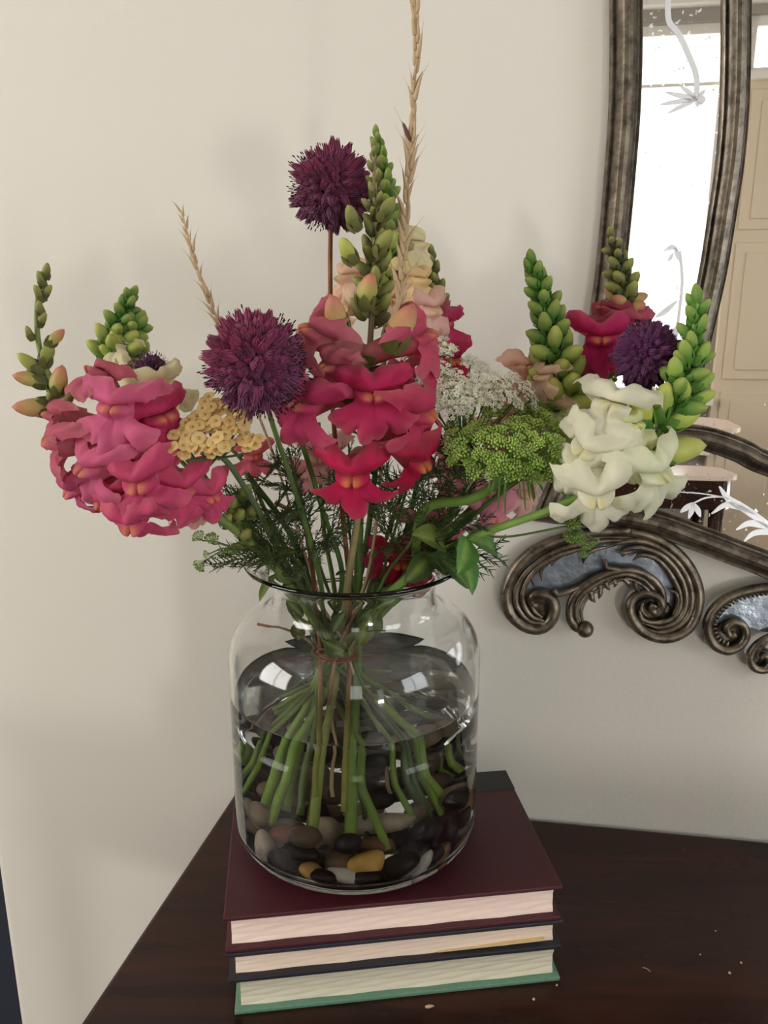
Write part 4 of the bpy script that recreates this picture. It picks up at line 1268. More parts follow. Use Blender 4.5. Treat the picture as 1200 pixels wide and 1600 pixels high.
# E: white spike arching out to the right
t, p = snap('white snapdragon spike with yellow-green buds arching right, in front of the mirror', ('w', 408, 1281, .508),
            [(652, 890, .525), (745, 838, .505), (850, 800, .490), (945, 755, .480), (1010, 700, .475), (1050, 640, .475), (1078, 560, .477), (1090, 470, .478)], .0040, .0016, hexc(136, 172, 84))
for px, py, Y, f, s, c, rl in ((955, 640, .466, D(-.35, .30, .85), 122, WHITE, -14), (918, 700, .460, D(-.65, -.15, .8), 100, WHITE, -30), (1018, 738, .452, D(.45, -.25, .9), 118, hexc(238, 240, 214), 14),
                               (930, 768, .450, D(-.12, -.45, .9), 118, WHITE, 4), (972, 700, .460, D(.25, -.05, 1), 92, hexc(240, 240, 222), 18), (985, 668, .462, D(.3, .3, .9), 84, hexc(226, 230, 178), 8), (905, 735, .462, D(-.6, -.3, .7), 84, WHITE, -10)):
    add_flower(t, px, py, Y, f, s, c, p, rl, 1.0, hexc(120, 160, 76))
for px, py, ax, ln, c, k in ((1000, 640, D(-.45, .85, .3), 76, hexc(190, 202, 92), 'yellow'), (1030, 628, D(-.2, .9, .3), 66, hexc(150, 184, 78), 'yellow'), (1056, 706, D(.97, .05, .3), 92, hexc(196, 210, 110), 'yellow'),
                             (1064, 655, D(.8, .45, .3), 62, hexc(170, 198, 80), 'yellow'), (1098, 596, D(.8, .5, .2), 44, hexc(132, 176, 76), 'green'), (1052, 578, D(-.5, .8, .3), 48, hexc(140, 180, 80), 'green'),
                             (1064, 612, D(-.4, .8, .4), 50, hexc(160, 192, 80), 'yellow'), (1098, 620, D(.85, .4, .2), 44, hexc(150, 186, 80), 'yellow'), (1070, 548, D(-.5, .85, .2), 42, hexc(122, 168, 72), 'green'), (1096, 552, D(.35, .9, .3), 40, hexc(128, 172, 74), 'green')):
    w = P(px, py, .472); a = Vector(ax); L_ = ln * m_at(px, .472)
    add_bud(t, w - a * L_ * .5, ax, L_, c, k, RB.uniform(-.5, .5), True, hexc(96, 142, 60), 1.1)
spike_buds(t, p, u_at(p, 1040, 660, .475), .99, 20, .0195, .0110, ['green'], [hexc(92, 142, 58), hexc(98, 148, 62)], 1.0, .4, 1.15, .0025)
for u, a in ((.70, .5), (.715, 2.6), (.73, 4.6), (.69, 5.6)): side_leaf(t, p, u, .026, a, hexc(100, 150, 64), .0, BRACT, 'bract')

# F: dark spike in front of the mirror's left frame
t, p = snap('dark-tipped magenta snapdragon in front of the left mirror frame', ('w', 383, 1212, .545),
            [(648, 880, .575), (770, 760, .575), (890, 640, .570), (950, 560, .565), (975, 480, .562), (968, 420, .562), (955, 372, .562)], .0030, .0012, hexc(92, 96, 62))
for px, py, Y, f, s, c in ((938, 530, .540, D(-.15, .05, 1), 92, hexc(206, 44, 108), ), (992, 512, .548, D(.3, .35, .85), 84, hexc(196, 92, 116)), (926, 592, .545, D(-.3, -.3, .9), 76, HOT), (945, 490, .555, D(-.5, .7, .5), 62, hexc(170, 70, 90)), (895, 585, .552, D(-.6, 0, .8), 56, HOT)):
    add_flower(t, px, py, Y, f, s, c, p)
spike_buds(t, p, u_at(p, 965, 500, .562), .99, 26, .0180, .0085, ['pink', 'green', 'green', 'green'], [hexc(170, 140, 100), hexc(110, 118, 66), hexc(88, 96, 56), hexc(84, 84, 56)], 1.1, .5, 1.25, .002)

# G: small dark spike right of the middle
t, p = snap('small magenta snapdragon with a thin dark tip right of the middle spike', ('w', 374, 1156, .57),
            [(590, 880, .590), (650, 700, .595), (682, 560, .590), (680, 470, .590), (674, 398, .590)], .0026, .0010, hexc(92, 100, 58))
for px, py, Y, f, s, c in ((690, 508, .575, D(.25, .1, .95), 74, MAG), (702, 562, .572, D(.5, -.1, .9), 80, HOT), (688, 478, .582, D(.3, .7, .5), 50, ROSE), (665, 545, .575, D(-.2, .0, 1), 64, RED)):
    add_flower(t, px, py, Y, f, s, c, p)
spike_buds(t, p, u_at(p, 681, 490, .59), .99, 14, .0150, .0080, ['green'], [hexc(84, 100, 52), hexc(92, 100, 58)], .9, .4, 1.2, .0015)

# H: pale pink spike leaning right behind the green umbel
t, p = snap('pale pink snapdragon leaning right behind the green umbel', ('w', 447, 1267, .515),
            [(618, 900, .560), (670, 820, .560), (730, 745, .560), (790, 660, .562), (822, 580, .565), (832, 540, .566)], .0032, .0012, GREEN)
for px, py, Y, f, s, c, rl in ((768, 800, .535, D(.3, -.55, .8), 88, hexc(240, 160, 186), 6), (735, 742, .540, D(-.1, -.1, 1), 92, PALE, 0), (700, 722, .548, D(-.6, .0, .8), 70, PALE, -8), (822, 580, .555, D(-.1, .3, .9), 84, hexc(240, 196, 180), 0),
                               (800, 640, .550, D(.4, .0, .9), 80, hexc(238, 190, 180), 0), (780, 690, .548, D(.0, .0, 1), 88, PALE, 0), (840, 690, .548, D(.5, -.2, .8), 76, hexc(242, 200, 178), 8), (820, 765, .545, D(.5, -.4, .8), 74, hexc(240, 196, 186), 8), (845, 640, .552, D(.6, .1, .8), 60, hexc(226, 160, 168), 0)):
    add_flower(t, px, py, Y, f, s, c, p, rl)
t, p = snap('pale pink and deep red snapdragon low over the rim', ('w', 372, 1176, .56),
            [(612, 915, .575), (640, 870, .570), (660, 830, .570), (680, 790, .572)], .0030, .0014, GREEN)
add_flower(t, 655, 826, .552, D(-.1, .0, 1), 82, hexc(236, 150, 170), p, 0)
add_flower(t, 690, 822, .556, D(.4, -.2, .9), 66, hexc(232, 140, 160), p, 8)
add_flower(t, 628, 876, .545, D(-.05, -.2, 1), 84, hexc(180, 24, 62), p, 0)
add_flower(t, 652, 892, .548, D(.35, -.4, .9), 66, hexc(170, 40, 72), p, 10)
add_flower(t, 590, 868, .555, D(-.6, .2, .7), 58, HOT, p, -8)
t, p = snap('pale pink snapdragon glimpsed low behind the central stems', ('w', 540, 1180, .59),
            [(520, 905, .585), (505, 820, .590), (500, 720, .592), (498, 660, .592)], .0028, .0014, GREEN)
add_flower(t, 500, 712, .578, D(-.1, .0, 1), 86, hexc(232, 178, 176), p)
add_flower(t, 470, 740, .582, D(-.6, -.2, .8), 60, hexc(230, 170, 170), p)
t, p = snap('pale pink snapdragon peeping out under the yellow yarrow', ('w', 700, 1180, .59),
            [(470, 900, .560), (420, 810, .560), (385, 730, .560), (350, 690, .560)], .0026, .0014, GREEN)
add_flower(t, 395, 712, .548, D(.3, -.1, 1), 62, hexc(230, 120, 140), p)
add_flower(t, 300, 800, .535, D(.2, -.7, .6), 62, hexc(240, 180, 186), p)

# ================================================================== alliums
def floret_mb(open_):
    mb = MB()
    mb.lathe([(0, 0), (.05, .0), (.05, .22), (.19, .40), (.26, .62), (.21, .82), (.09, 1.04), (0, 1.2)] if not open_ else
             [(0, 0), (.05, 0), (.05, .25), (.20, .42), (.27, .62), (.22, .84), (.16, .98), (0, .90)], 6,
             tint=lambda f: (0, .45 * math.exp(-((f - .55) / .2) ** 2), 0))
    for k in range(4 if open_ else 0):
        a = k * 2 * PI / 6 + .4
        d = Vector((math.cos(a), math.sin(a), 0))
        e = 1.20 + .10 * (k % 3)
        mb.tube([d * .1 + Vector((0, 0, .7)), d * .17 + Vector((0, 0, e - .25)), d * .24 + Vector((0, 0, e))], [.020, .015, .013], 3, True, (0, .7 if open_ else .3, 0))
        mb.tube([d * .24 + Vector((0, 0, e - .03)), d * .26 + Vector((0, 0, e + .10))], [.028, .026], 4, True, (.85, 0, 0))
    if not open_:
        for k in range(6):
            a = k * PI / 3; d = Vector((math.cos(a), math.sin(a), 0))
            mb.tube([d * .16 + Vector((0, 0, .55)), d * .12 + Vector((0, 0, .92)), d * .05 + Vector((0, 0, 1.25))], [.07, .055, .006], 4, True, (0, .25, 0))
    return mb
FL_C = floret_mb(False).mesh('floret', M['allium']); FL_O = floret_mb(True).mesh('floret', M['allium'])
def allium(label, px, py, Y, rpx, end, way, stem_col, n=210, cols=None, openness=lambda d: .5, tilt=(0, 1, 0), squash=1.0):
    path = stem_path(end, way + [(px, py, Y)])
    t = thing('allium', label, 'flower', path[0], group='purple alliums in the vase')
    c = P(px, py, Y); R_ = rpx * m_at(px, Y)
    mb = MB(); mb.tube(path, stem_radii(path, .0022, .0014), 8, tint=lambda f: (0, .65 * max(0, 1 - f * 3.2), 0)); wpart('stem', mb, M['stem'], t, stem_col)
    core = MB(); core.lathe([(R_ * .42 * math.sin(PI * k / 8), -R_ * .42 * math.cos(PI * k / 8)) for k in range(9)], 12)
    core.xf(Matrix.Translation(c)); wpart('flower_head', core, M['allium'], t, hexc(52, 20, 44))
    for i in range(n):
        z = 1 - 2 * (i + .5) / n; a = i * 2.39996
        d = Vector((math.sqrt(1 - z * z) * math.cos(a), math.sqrt(1 - z * z) * math.sin(a), z))
        d = (d + Vector((RB.uniform(-1, 1), RB.uniform(-1, 1), RB.uniform(-1, 1))) * .09).normalized()
        s = R_ * .58 * RB.uniform(.80, 1.10)
        o = RB.random() < openness(d)
        if o: s *= .88
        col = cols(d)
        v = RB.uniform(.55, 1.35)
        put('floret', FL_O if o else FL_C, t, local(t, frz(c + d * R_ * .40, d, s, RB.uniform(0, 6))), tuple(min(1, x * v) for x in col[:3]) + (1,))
    return t
def mixc(a, b, f): f = max(0, min(1, f)); return tuple(x + (y - x) * f for x, y in zip(a, b))
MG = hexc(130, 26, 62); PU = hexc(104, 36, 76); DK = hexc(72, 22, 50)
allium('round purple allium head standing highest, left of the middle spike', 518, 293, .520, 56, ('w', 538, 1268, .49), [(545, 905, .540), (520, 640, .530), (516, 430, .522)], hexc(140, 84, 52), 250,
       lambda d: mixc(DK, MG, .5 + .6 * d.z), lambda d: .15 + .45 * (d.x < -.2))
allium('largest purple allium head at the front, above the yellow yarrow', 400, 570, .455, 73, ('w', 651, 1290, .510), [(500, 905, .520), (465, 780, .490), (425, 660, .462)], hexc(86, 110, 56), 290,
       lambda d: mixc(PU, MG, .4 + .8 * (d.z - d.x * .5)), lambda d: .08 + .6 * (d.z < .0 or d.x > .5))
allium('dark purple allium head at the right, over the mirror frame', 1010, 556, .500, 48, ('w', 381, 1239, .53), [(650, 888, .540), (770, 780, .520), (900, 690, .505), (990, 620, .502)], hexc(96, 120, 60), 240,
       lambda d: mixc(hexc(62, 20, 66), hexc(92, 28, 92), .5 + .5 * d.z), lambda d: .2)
allium('small dark allium head half hidden behind the left pink flowers', 238, 585, .545, 31, ('w', 705, 1215, .575), [(440, 885, .550), (360, 800, .550), (280, 680, .548)], hexc(86, 100, 56), 120,
       lambda d: hexc(58, 22, 56), lambda d: .6)

# ================================================================== dry grasses
def spikelet_mb():
    mb = MB()
    mb.lathe([(0, 0), (.10, .12), (.10, .35), (.07, .7), (.02, 1.0), (0, 1.02)], 6)
    mb.lathe([(0, 0), (.07, .1), (.08, .3), (.04, .6), (0, .9)], 5)
    mb.tube([(0.02, 0, .9), (.05, .02, 1.5)], [.014, .004], 3)
    for v in mb.v: v.x += .18 * v.z * v.z
    return mb
SPK = spikelet_mb().mesh('spikelet', M['straw'])
def grass(label, end, way, u0, n, ln0, ln1, dark=None):
    path = stem_path(end, way)
    t = thing('dry_grass', label, 'grass', path[0], group='dry grasses in the vase')
    mb = MB(); mb.tube(path, stem_radii(path, .0013, .0006), 6); wpart('stem', mb, M['straw'], t)
    for i in range(n):
        f = i / (n - 1)
        u = u0 + (1 - u0) * f
        p, tn = along(path, min(.999, u))
        a = i * PI + RB.uniform(-.5, .5)
        rd = (Matrix.Rotation(a, 3, tn) @ Vector((tn.z, 0, -tn.x)).normalized()).normalized()
        ax = (tn + rd * RB.uniform(.06, .30)).normalized()
        put('spikelet', SPK, t, local(t, frz(p + rd * .0006, ax, (ln0 + (ln1 - ln0) * f) * RB.uniform(.65, 1.15), RB.uniform(0, 6))))
    if dark:
        q = P(*dark)
        put('dark_husk', MB().lathe([(0, 0), (.09, .1), (.12, .45), (.08, .85), (0, 1)], 8).mesh('dark_husk', M['husk']), t, local(t, frz(q, D(-.42, .9, .1), .0125)), label='dark husk on the ear')
    return t
grass('tall dry straw-coloured grass ear rising past the top of the photo', ('w', 520, 1245, .505), [(572, 905, .540), (606, 640, .535), (626, 460, .530), (640, 250, .528), (650, 90, .526), (646, -60, .524)], .60, 58, .0180, .0125, (642, 222, .527))
grass('thin dry grass ear leaning left above the large allium', ('w', 610, 1240, .54), [(490, 905, .545), (420, 690, .535), (345, 512, .530), (312, 430, .528), (283, 330, .526)], .72, 34, .0125, .009)

# ================================================================== yarrow
def yarrow_floret():
    mb = MB()
    for k in range(5):
        a = k * 2 * PI / 5
        r = Matrix.Rotation(a, 4, 'Z')
        vs = []
        for i, (rr, w, z) in enumerate(((.10, .12, .02), (.30, .30, .06), (.48, .30, .05), (.58, .14, .0))):
            for s in (-1, 0, 1): vs.append(r @ Vector((rr, s * w, z + .04 * abs(s))))
        mb.add(vs, [q for i in range(3) for q in ((i * 3, i * 3 + 1, i * 3 + 4, i * 3 + 3), (i * 3 + 1, i * 3 + 2, i * 3 + 5, i * 3 + 4))])
    mb.lathe([(0, .0), (.16, .02), (.15, .10), (0, .14)], 7, tint=(.7, 0, 0))
    mb.lathe([(0, -.55), (.04, -.5), (.10, -.3), (.16, -.05), (.12, .02)], 6, tint=(0, .9, 0))
    return mb
YF = yarrow_floret().mesh('floret', M['white_floret'])
path = stem_path(('w', 654, 1254, .525), [(455, 893, .530), (405, 800, .500), (365, 735, .482), (345, 712, .476)])
t = thing('yarrow', 'flat cluster of small pale yellow yarrow flowers below the large allium', 'flower', path[0])
mb = MB(); mb.tube(path, stem_radii(path, .0024, .0018), 8); wpart('stem', mb, M['stem'], t, hexc(92, 112, 70))
hub = P(345, 715, .476)
sub = [(283, 703), (300, 690), (318, 700), (345, 690), (330, 665), (300, 670), (350, 665), (375, 672), (392, 690), (328, 630), (345, 640), (320, 645), (372, 650), (310, 655), (338, 702), (285, 680)]
br = MB()
fl_n = 0
for sx, sy in sub:
    Yh = .462 + .022 * (700 - sy) / 80
    q = P(sx, sy, Yh)
    br.tube(spline([hub, hub.lerp(q, .55) + Vector((0, 0, -.004)), q + Vector((0, 0.002, -.006))], 4), .0008, 5)
    for k in range(6):
        a = k * 2.4 + sx; rr = 9.5 * math.sqrt(k + .3) / 1.5
        pos = P(sx + rr * math.cos(a) * 1.15, sy + rr * math.sin(a) * .75, Yh - .004 + RB.uniform(-.002, .002))
        nrm = D(RB.uniform(-.35, .35) + math.cos(a) * .25, .75 + RB.uniform(-.2, .2), .75 - math.sin(a) * .2)
        c = mixc(hexc(240, 216, 152), hexc(234, 198, 134), RB.random())
        put('floret', YF, t, local(t, frz(pos, nrm, .0068 * RB.uniform(.85, 1.1), RB.uniform(0, 6))), c)
wpart('branch', br, M['stem'], t, hexc(92, 112, 70))
def fern_mb(n=16, w=.16, seg=2):
    """a feathery yarrow leaf of length 1 along +Y"""
    mb = MB(); mb.tube([(0, 0, 0), (0, .5, .02), (0, 1, -.03)], [.014, .011, .004], 4)
    for i in range(n):
        f = .1 + .88 * i / n
        for s in (-1, 1):
            l = w * math.sin(PI * min(1, f * .9 + .1)) ** .7
            b = Vector((0, f, .01)); e = b + Vector((s * l, l * .55, RB.uniform(-.03, .05)))
            mb.tube([b, e], [.010, .004], 3)
            for m in (.45, .75):
                c = b.lerp(e, m); mb.tube([c, c + Vector((s * l * .15, l * .38, .03))], [.009, .003], 3); mb.tube([c, c + Vector((s * l * .35, -l * .10, .02))], [.009, .003], 3)
    return mb
FERN = fern_mb().mesh('leaf', M['leaf'])
for u, a, ln, c in ((.62, .5, .05, DGREEN), (.70, 2.6, .055, DGREEN), (.66, 4.4, .05, DGREEN), (.76, 1.4, .04, GREEN), (.80, 5.0, .045, DGREEN)): side_leaf(t, path, u, ln, a, c, .1, FERN)

# ================================================================== white lace flower and green umbel
def star(mb, c, nrm, r, tint):
    m = frz(c, nrm, r, RB.uniform(0, 6))
    for k in range(5):
        a = k * 2 * PI / 5
        d = Vector((math.cos(a), math.sin(a), 0)); s = Vector((-math.sin(a), math.cos(a), 0))
        mb.add([m @ (d * .12), m @ (d * .6 + s * .38 + Vector((0, 0, .12))), m @ (d * 1.0 + Vector((0, 0, .18))), m @ (d * .6 - s * .38 + Vector((0, 0, .12)))], [(0, 1, 2, 3)], tint)
def umbellet_white(seed):
    rnd = random.Random(seed); mb = MB(); n = 34
    for i in range(n):
        r = math.sqrt((i + .5) / n); a = i * 2.39996
        c = Vector((r * math.cos(a), r * math.sin(a), .42 * (1 - r * r) + rnd.uniform(-.15, .15)))
        star(mb, c, Vector((c.x * .6 + rnd.uniform(-.4, .4), c.y * .6 + rnd.uniform(-.4, .4), 1)), .19 * (1 + .25 * r), (0, .0 if rnd.random() < .9 else .5, 0))
        mb.tube([Vector((0, 0, -.75)), c - Vector((0, 0, .05))], [.018, .02], 3, False, (0, 1, 0))
    return mb.mesh('umbellet', M['white_floret'])
UMW = [umbellet_white(k) for k in range(3)]
def umbellet_green(seed, n=30):
    rnd = random.Random(seed + 9); mb = MB()
    for i in range(n):
        r = math.sqrt((i + .5) / n); a = i * 2.39996
        c = Vector((r * math.cos(a), r * math.sin(a), .55 * (1 - r * r) + rnd.uniform(-.12, .12)))
        s = .15 * rnd.uniform(.8, 1.25)
        mb.add([c + Vector(v) * s for v in ((1, 0, 0), (-1, 0, 0), (0, 1, 0), (0, -1, 0), (0, 0, 1.2), (0, 0, -1.2))],
               [(0, 2, 4), (2, 1, 4), (1, 3, 4), (3, 0, 4), (2, 0, 5), (1, 2, 5), (3, 1, 5), (0, 3, 5)], (0, rnd.uniform(0, .55), 0))
        mb.add([c + Vector((s * 1.1 * math.cos(q), s * 1.1 * math.sin(q), s * 1.1)) for q in (0, 2.1, 4.2)], [(0, 1, 2)], (0, .6, 0))
        mb.tube([Vector((0, 0, -1.0)), c], [.02, .022], 3, False, (0, .15, 0))
    return mb.mesh('umbellet', M['leaf'])
UMG = [umbellet_green(k) for k in range(3)]
path = stem_path(('w', 469, 1273, .505), [(632, 890, .560), (680, 790, .550), (725, 700, .545)])
t = thing('lace_flower', 'white lace flower with tiny clustered blossoms, right of the pink spike', 'flower', path[0])
mb = MB(); mb.tube(path, stem_radii(path, .0026, .0018), 8); wpart('stem', mb, M['stem'], t, hexc(104, 128, 70))
hub = path[-1]
rays = MB()
for i, (x, y, Y, r) in enumerate(((655, 592, .515, 20), (680, 580, .515, 22), (704, 590, .518, 20), (668, 608, .508, 22), (694, 612, .508, 24), (718, 622, .512, 22), (682, 634, .506, 20), (704, 640, .506, 18), (728, 608, .518, 18), (648, 600, .516, 14), (724, 640, .508, 14),
                             (686, 543, .535, 20), (702, 548, .535, 13), (632, 566, .530, 11), (735, 565, .545, 14), (752, 574, .542, 13), (744, 600, .522, 20), (762, 612, .518, 20), (778, 596, .520, 20), (792, 612, .514, 17), (806, 628, .512, 13), (800, 590, .524, 13), (770, 628, .514, 15), (822, 605, .516, 13), (831, 622, .514, 11), (835, 634, .514, 8), (745, 622, .516, 16))):
    q = P(x, y, Y); s = r * m_at(x, Y) * 1.08
    nrm = D((x - 735) / 160, .85, .62)
    put('umbellet', UMW[i % 3], t, local(t, frz(q, nrm, s, i)), hexc(246, 243, 226))
    b = q - Vector(nrm) * s * .75
    rays.tube(spline([hub, hub.lerp(b, .6) + Vector((0, .004, -.004)), b], 4), .0006, 4)
wpart('rays', rays, M['stem'], t, hexc(112, 140, 76))

path = stem_path(('w', 376, 1190, .56), [(640, 893, .535), (650, 862, .525), (653, 823, .515), (673, 790, .508), (735, 780, .498), (775, 755, .495), (797, 722, .495)])
t = thing('green_umbel', 'broad green umbel flower head on a thick bent stem at the right', 'flower', path[0])
mb = MB(); mb.tube(path, stem_radii(path, .0034, .0034), 10); wpart('stem', mb, M['stem'], t, hexc(108, 142, 60))
hub = path[-1]; rays = MB()
pts = []
tries = 0
while len(pts) < 62 and tries < 5000:
    tries += 1
    x, y = RB.uniform(690, 925), RB.uniform(632, 750)
    e = ((x - 808) / 116) ** 2 + ((y - 692) / 58) ** 2
    if e > 1 or any((x - a) ** 2 + (y - b) ** 2 < 150 for a, b in pts): continue
    pts.append((x, y))
for i, (x, y) in enumerate(pts):
    e = ((x - 808) / 116) ** 2 + ((y - 700) / 60) ** 2
    Y = .462 + .035 * e * .6 + (.05 * max(0, (690 - y)) / 60)
    q = P(x, y, Y); s = RB.uniform(11, 15) * m_at(x, Y)
    nrm = D((x - 800) / 130, .75, .7)
    put('umbellet', UMG[i % 3], t, local(t, frz(q, nrm, s, i)), mixc(hexc(156, 196, 88), hexc(182, 214, 108), RB.random()))
    b = q - Vector(nrm) * s
    rays.tube(spline([hub, hub.lerp(b, .55) + Vector((0, 0, -.003)), b], 4), .0006, 4)
wpart('rays', rays, M['stem'], t, hexc(120, 156, 72))
for i in range(16):
    a = RB.uniform(-1.2, 1.3); x = 797 + 90 * math.sin(a) * RB.uniform(.5, 1); y = 760 + 45 * math.cos(a) * RB.uniform(.2, 1)
    mb = MB(); mb.tube(spline([hub, P((797 + x) / 2 + 10 * math.sin(a), 735, .488), P(x, y, .488)], 5), [.0008] * 6 + [.0007] * 4 + [.0003], 4)
    wpart('bract', mb, M['stem'], t, hexc(104, 134, 66))
def small_umbel(label, way, heads, col):
    path = stem_path(None, way)
    path = path[9:]
    t = thing('green_umbel', label, 'flower', path[0])
    mb = MB(); mb.tube(path, stem_radii(path, .0011, .0008), 6); wpart('stem', mb, M['stem'], t, col)
    rays = MB()
    for i, (x, y, Y, r, dx, dy) in enumerate(heads):
        q = P(x, y, Y); s = r * m_at(x, Y); nrm = D(dx, dy, .4)
        put('umbellet', UMG[i % 3], t, local(t, frz(q, nrm, s, i)), hexc(128, 164, 84))
        h = path[-1]; b = q - Vector(nrm) * s
        rays.tube(spline([h, h.lerp(b, .5) + Vector((0, 0, .002)), b], 4), .0005, 4)
    wpart('rays', rays, M['stem'], t, col)
small_umbel('small drooping green umbel hanging in front of the carved scroll', [(640, 885, .545), (720, 842, .530), (800, 838, .520), (885, 822, .512)],
            [(897, 818, .510, 13, -.2, .5), (915, 812, .510, 12, .3, .6), (928, 806, .510, 9, .7, .5), (905, 840, .508, 13, -.2, -.6), (918, 852, .508, 11, .1, -.8), (930, 846, .508, 9, .6, -.5), (912, 866, .508, 9, 0, -1), (890, 838, .512, 12, -.6, -.3)], hexc(104, 130, 66))
small_umbel('small loose green umbel drooping at the left above the vase shoulder', [(440, 885, .535), (400, 862, .520), (365, 858, .510)],
            [(310, 838, .500, 11, -.4, .7), (331, 842, .502, 12, 0, .8), (312, 884, .500, 12, -.5, -.4), (322, 866, .502, 7, -.6, 0)], hexc(92, 112, 60))

# ================================================================== feathery foliage and leaves
def dill_mb(seed):
    rnd = random.Random(seed); mb = MB()
    def grow(b, d, l, depth):
        e = b + d * l
        mb.tube([b, e], [.010 if depth else .014, .005], 3, False)
        if depth < 2:
            for i in range(5 if depth == 0 else 4):
                f = .25 + .75 * i / 4
                for s in (-1, 1):
                    nd = (d + Vector((s * rnd.uniform(.5, .9), rnd.uniform(-.1, .3), rnd.uniform(-.5, .5)))).normalized()
                    grow(b.lerp(e, min(1, f)), nd, l * rnd.uniform(.30, .46), depth + 1)
    grow(Vector((0, 0, 0)), Vector((0, 1, 0)), .8, 0)
    return mb.mesh('feathery_leaf', M['leaf'])
DILL = [dill_mb(k) for k in range(4)]
for i, (lab, way, leaves, c) in enumerate((
    ('feathery green sprig at the left of the central stems', [(505, 900, .530), (475, 800, .515), (450, 700, .505)], [(440, 760), (470, 740), (425, 800), (480, 790), (455, 835), (500, 840), (430, 730), (490, 860)], DGREEN),
    ('feathery green sprig behind the left snapdragon stem', [(470, 895, .545), (420, 820, .535), (380, 760, .530)], [(400, 800), (430, 850), (390, 850), (370, 800), (410, 770), (440, 880)], DGREEN),
    ('feathery green sprig right of the central stems', [(595, 905, .545), (625, 800, .530), (650, 720, .522)], [(620, 770), (650, 760), (610, 820), (645, 800), (670, 740), (630, 850), (600, 860), (660, 700)], hexc(76, 100, 52)),
    ('feathery green sprig at the far right over the rim', [(625, 905, .540), (680, 830, .520), (735, 770, .505)], [(690, 740), (720, 790), (740, 750), (700, 690), (710, 840), (740, 820), (680, 800), (760, 860), (690, 880)], hexc(72, 100, 52)),
    ('feathery green sprig low at the left over the rim', [(480, 905, .535), (440, 850, .515), (415, 800, .505)], [(400, 860), (430, 870), (410, 830), (450, 860), (470, 880), (430, 800)], hexc(80, 98, 48)),
    ('feathery green sprig low at the right among the deep red flowers', [(600, 905, .530), (640, 850, .515), (665, 800, .505)], [(620, 850), (660, 850), (690, 850), (650, 880), (680, 820), (700, 870), (610, 800)], hexc(82, 104, 50)),
    ('feathery green sprig close behind the lower pink flower', [(548, 905, .580), (545, 820, .580), (540, 740, .580)], [(530, 790), (560, 820), (520, 850), (570, 760), (545, 870), (515, 750)], DGREEN))):
    path = stem_path(((-80, .05, .03), (30, .07, .05), (-40, .07, .03), (150, .075, .05), (10, .07, .05), (-170, .07, .05), (90, .06, .04))[i], way)
    t = thing('feathery_sprig', lab, 'foliage', path[0], group='feathery sprigs in the vase')
    mb = MB(); mb.tube(path, stem_radii(path, .0018, .0009), 6); wpart('stem', mb, M['stem'], t, c)
    leaves = leaves + [(x + RB.uniform(-26, 26), y + RB.uniform(-22, 26)) for x, y in leaves]
    for k, (x, y) in enumerate(leaves):
        Y = way[1][2] + RB.uniform(-.02, .02)
        e = P(x, y, Y)
        b = min(path, key=lambda q: (q - e).length + (0.03 if q.z > e.z else 0))
        dv = e - b
        if dv.length < .02: dv = dv.normalized() * .02 + Vector((RB.uniform(-.02, .02), 0, .015))
        put('feathery_leaf', DILL[k % 4], t, local(t, fr(b, dv, (0, -1, .3), max(.035, dv.length * 1.25), RB.uniform(0, 6))), c)

# leafy sprig with broad leaves over the right of the rim
path = stem_path((140, .07, .05), [(630, 900, .535), (680, 868, .515), (715, 848, .505), (735, 838, .500)])
t = thing('leafy_sprig', 'sprig of small broad green leaves hanging over the right of the rim', 'foliage', path[0])
mb = MB(); mb.tube(path, stem_radii(path, .0018, .0009), 6); wpart('stem', mb, M['stem'], t, GREEN)
for u, a, ln, c in ((.80, .4, .034, DGREEN), (.84, 2.5, .036, GREEN), (.88, 4.6, .034, hexc(70, 112, 56)), (.92, 1.2, .036, GREEN), (.95, 3.4, .034, hexc(80, 128, 60)), (.985, 5.2, .036, hexc(90, 140, 64)), (.99, 2.2, .034, hexc(84, 134, 60)), (.86, 5.6, .03, DGREEN)):
    side_leaf(t, path, u, ln, a, c, .5, LEAF_W)
# leaves on the stems near the tie
path = stem_path((-88, .035, .03), [(500, 985, .530), (470, 965, .515), (462, 955, .510)])
t = thing('leafy_sprig', 'dark leaves sticking out of the bunch just above the twine', 'foliage', path[0])
mb = MB(); mb.tube(path, stem_radii(path, .0022, .0012), 6); wpart('stem', mb, M['stem'], t, GREEN)
for x, y, Y, fx, fy, ln, c in ((468, 970, .512, -.1, -1, .018, DGREEN), (475, 962, .514, -.5, .6, .016, DGREEN), (562, 1012, .530, .3, 1, .024, GREEN), (578, 1000, .534, .15, 1, .026, hexc(80, 116, 54)), (505, 1004, .518, .5, -.3, .018, DGREEN), (520, 985, .522, .4, .7, .018, DGREEN)):
    put('leaf', LEAF_W, t, local(t, fr(P(x, y, Y), D(fx, fy, .1), (0, -1, .2), ln)), c)
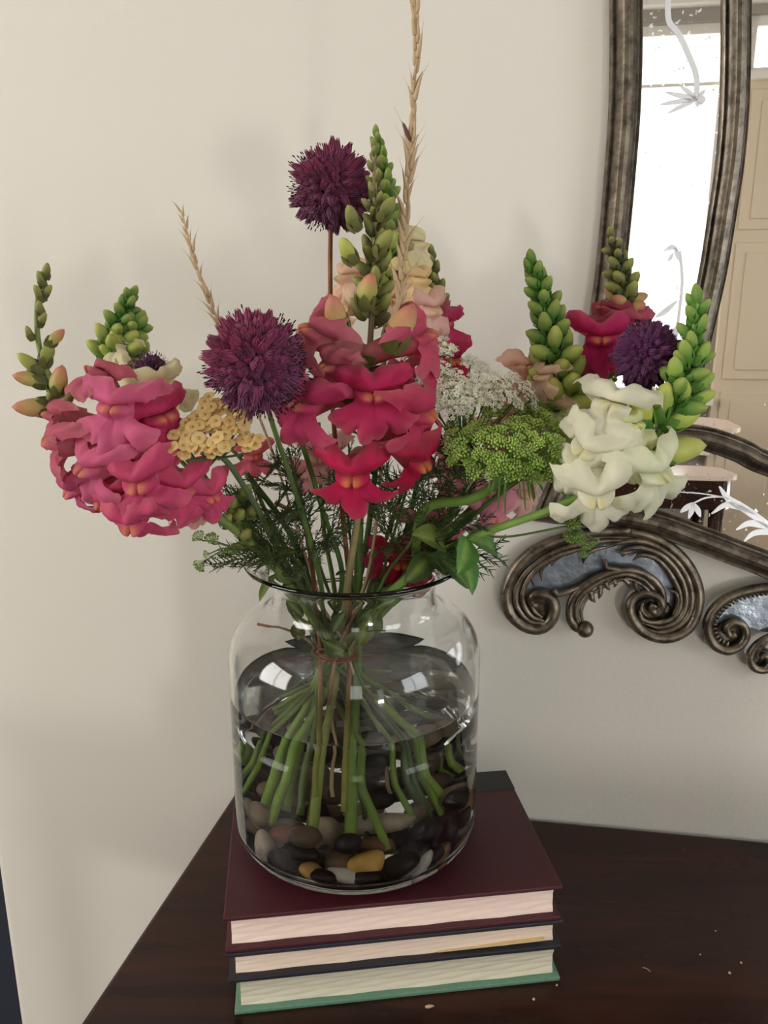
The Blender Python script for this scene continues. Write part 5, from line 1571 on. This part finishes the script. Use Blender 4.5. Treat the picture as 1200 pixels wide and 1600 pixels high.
# bare cut stems
for i, (lab, end, way, c, r) in enumerate((('brown stalk with withered bend left of the central stems', ('w', 494, 1244, .480), [(490, 905, .545), (482, 850, .535), (470, 810, .530), (430, 785, .525)], hexc(128, 84, 52), .0022),
                                         ('thick straight green stalk behind the lower pink flower', (-92, .060, .026), [(560, 900, .545), (562, 800, .545), (566, 700, .548)], hexc(96, 128, 60), .0040),
                                         ('slim green stalk left of the straight middle stem', (-150, .060, .026), [(535, 905, .540), (505, 800, .530), (470, 690, .520), (440, 640, .515)], hexc(92, 122, 56), .0024),
                                         ('slim reddish stalk right of the straight middle stem', (-125, .050, .028), [(575, 905, .550), (585, 840, .545), (596, 760, .545)], hexc(150, 110, 76), .0015),
                                         ('dark green stalk rising right under the deep red flower', (-25, .060, .03), [(612, 900, .555), (635, 830, .555), (655, 740, .560)], hexc(74, 100, 48), .0026),
                                         ('dark green stalk leaning left under the yarrow', (-70, .066, .026), [(480, 900, .550), (445, 820, .545), (385, 740, .540)], hexc(70, 92, 48), .0030))):
    path = stem_path(end, way)
    t = thing('cut_stem', lab, 'stem', path[0], group='bare stems in the vase')
    mb = MB(); mb.tube(path, stem_radii(path, r, r * .7), 8, tint=lambda f: (0, .65 * max(0, 1 - f * 3.2), 0)); wpart('stem', mb, M['stem'], t, c)
    for u in (.55, .75):
        p, tn = along(path, u)
        nb = MB(); nb.lathe([(r * .9, -.002), (r * 1.2, 0), (r * .9, .002)], 10); nb.xf(frz(p, tn)); wpart('node', nb, M['stem'], t, c)
    if r > .0025:
        for u, a in ((.60, 1.0), (.68, 3.4)): side_leaf(t, path, u, .03, a, DGREEN, .1, LEAF)

# ================================================================== twine and crumbs
t = thing('twine', 'brown twine tied round the stems just above the water, one end loose', 'twine', TIE)
mb = MB(); pts = []
for k in range(61):
    a = 2 * PI * k / 20
    rr = .0165 + .0006 * math.sin(k * 1.7)
    pts.append(TIE + Vector((rr * math.cos(a), rr * math.sin(a), -.0035 + .0022 * k / 20 + .0008 * math.sin(a * 2))))
mb.tube(pts, .0011, 6); wpart('wrap', mb, M['twine'], t)
mb = MB(); mb.tube(spline([P(497, 1022, .528), P(478, 1000, .515), P(450, 986, .512), P(402, 975, .515)], 6), .0010, 6); wpart('loose_end', mb, M['twine'], t)
mb = MB(); mb.tube(spline([P(560, 990, .535), P(580, 986, .530), P(602, 986, .532)], 6), .0009, 6); wpart('loose_end', mb, M['twine'], t)
mb = MB(); mb.lathe([(0, 0), (.0009, .0005), (.0013, .003), (.0006, .0062), (0, .007)], 7)
o = put('seed_husk', mb.mesh('seed_husk', M['straw'])); q = P(664, 1577, .4495)
o.matrix_basis = frz((q.x, q.y, TABLE_Z + .0011), (1, .12, .02)); tag(o, 'pale seed husk lying on the table in front of the books', 'seed husk')
mb = MB(); mb.tube(spline([(0, 0, 0), (.003, .0005, .0004), (.006, 0, 0)], 4), .00025, 5)
o = put('straw_bit', mb.mesh('straw_bit', M['straw'])); q = P(1004, 1512, .49)
q = Vector((0, 0, CAM_Z)) + ray(1004, 1512) * ((TABLE_Z - CAM_Z) / ray(1004, 1512).z)
o.matrix_basis = Matrix.Translation((q.x, q.y, TABLE_Z + .0003)) @ Matrix.Rotation(-.7, 4, 'Z'); tag(o, 'thin bit of straw lying on the table right of the books', 'straw')
for i, (x, y) in enumerate(((1118, 1455), (1158, 1505), (1140, 1521), (1094, 1492), (870, 1540), (834, 1562))):
    d = ray(x, y); q = Vector((0, 0, CAM_Z)) + d * ((TABLE_Z - CAM_Z) / d.z)
    mb = MB(); s = .0007 + .0002 * (i % 3); mb.lathe([(0, 0), (s, .0002), (s * .8, s), (0, s * 1.3)], 6)
    o = put('crumb', mb.mesh('crumb', M['straw'])); o.location = (q.x, q.y, TABLE_Z)
    tag(o, 'tiny pale crumb on the dark table, ' + ('farthest back of those right of the books', 'nearest the right edge of the photo', 'just left of the one nearest the right edge', 'by itself between the others and the books', 'close to the corner of the green book', 'in front of the green book')[i], 'crumb', 'crumbs on the table')
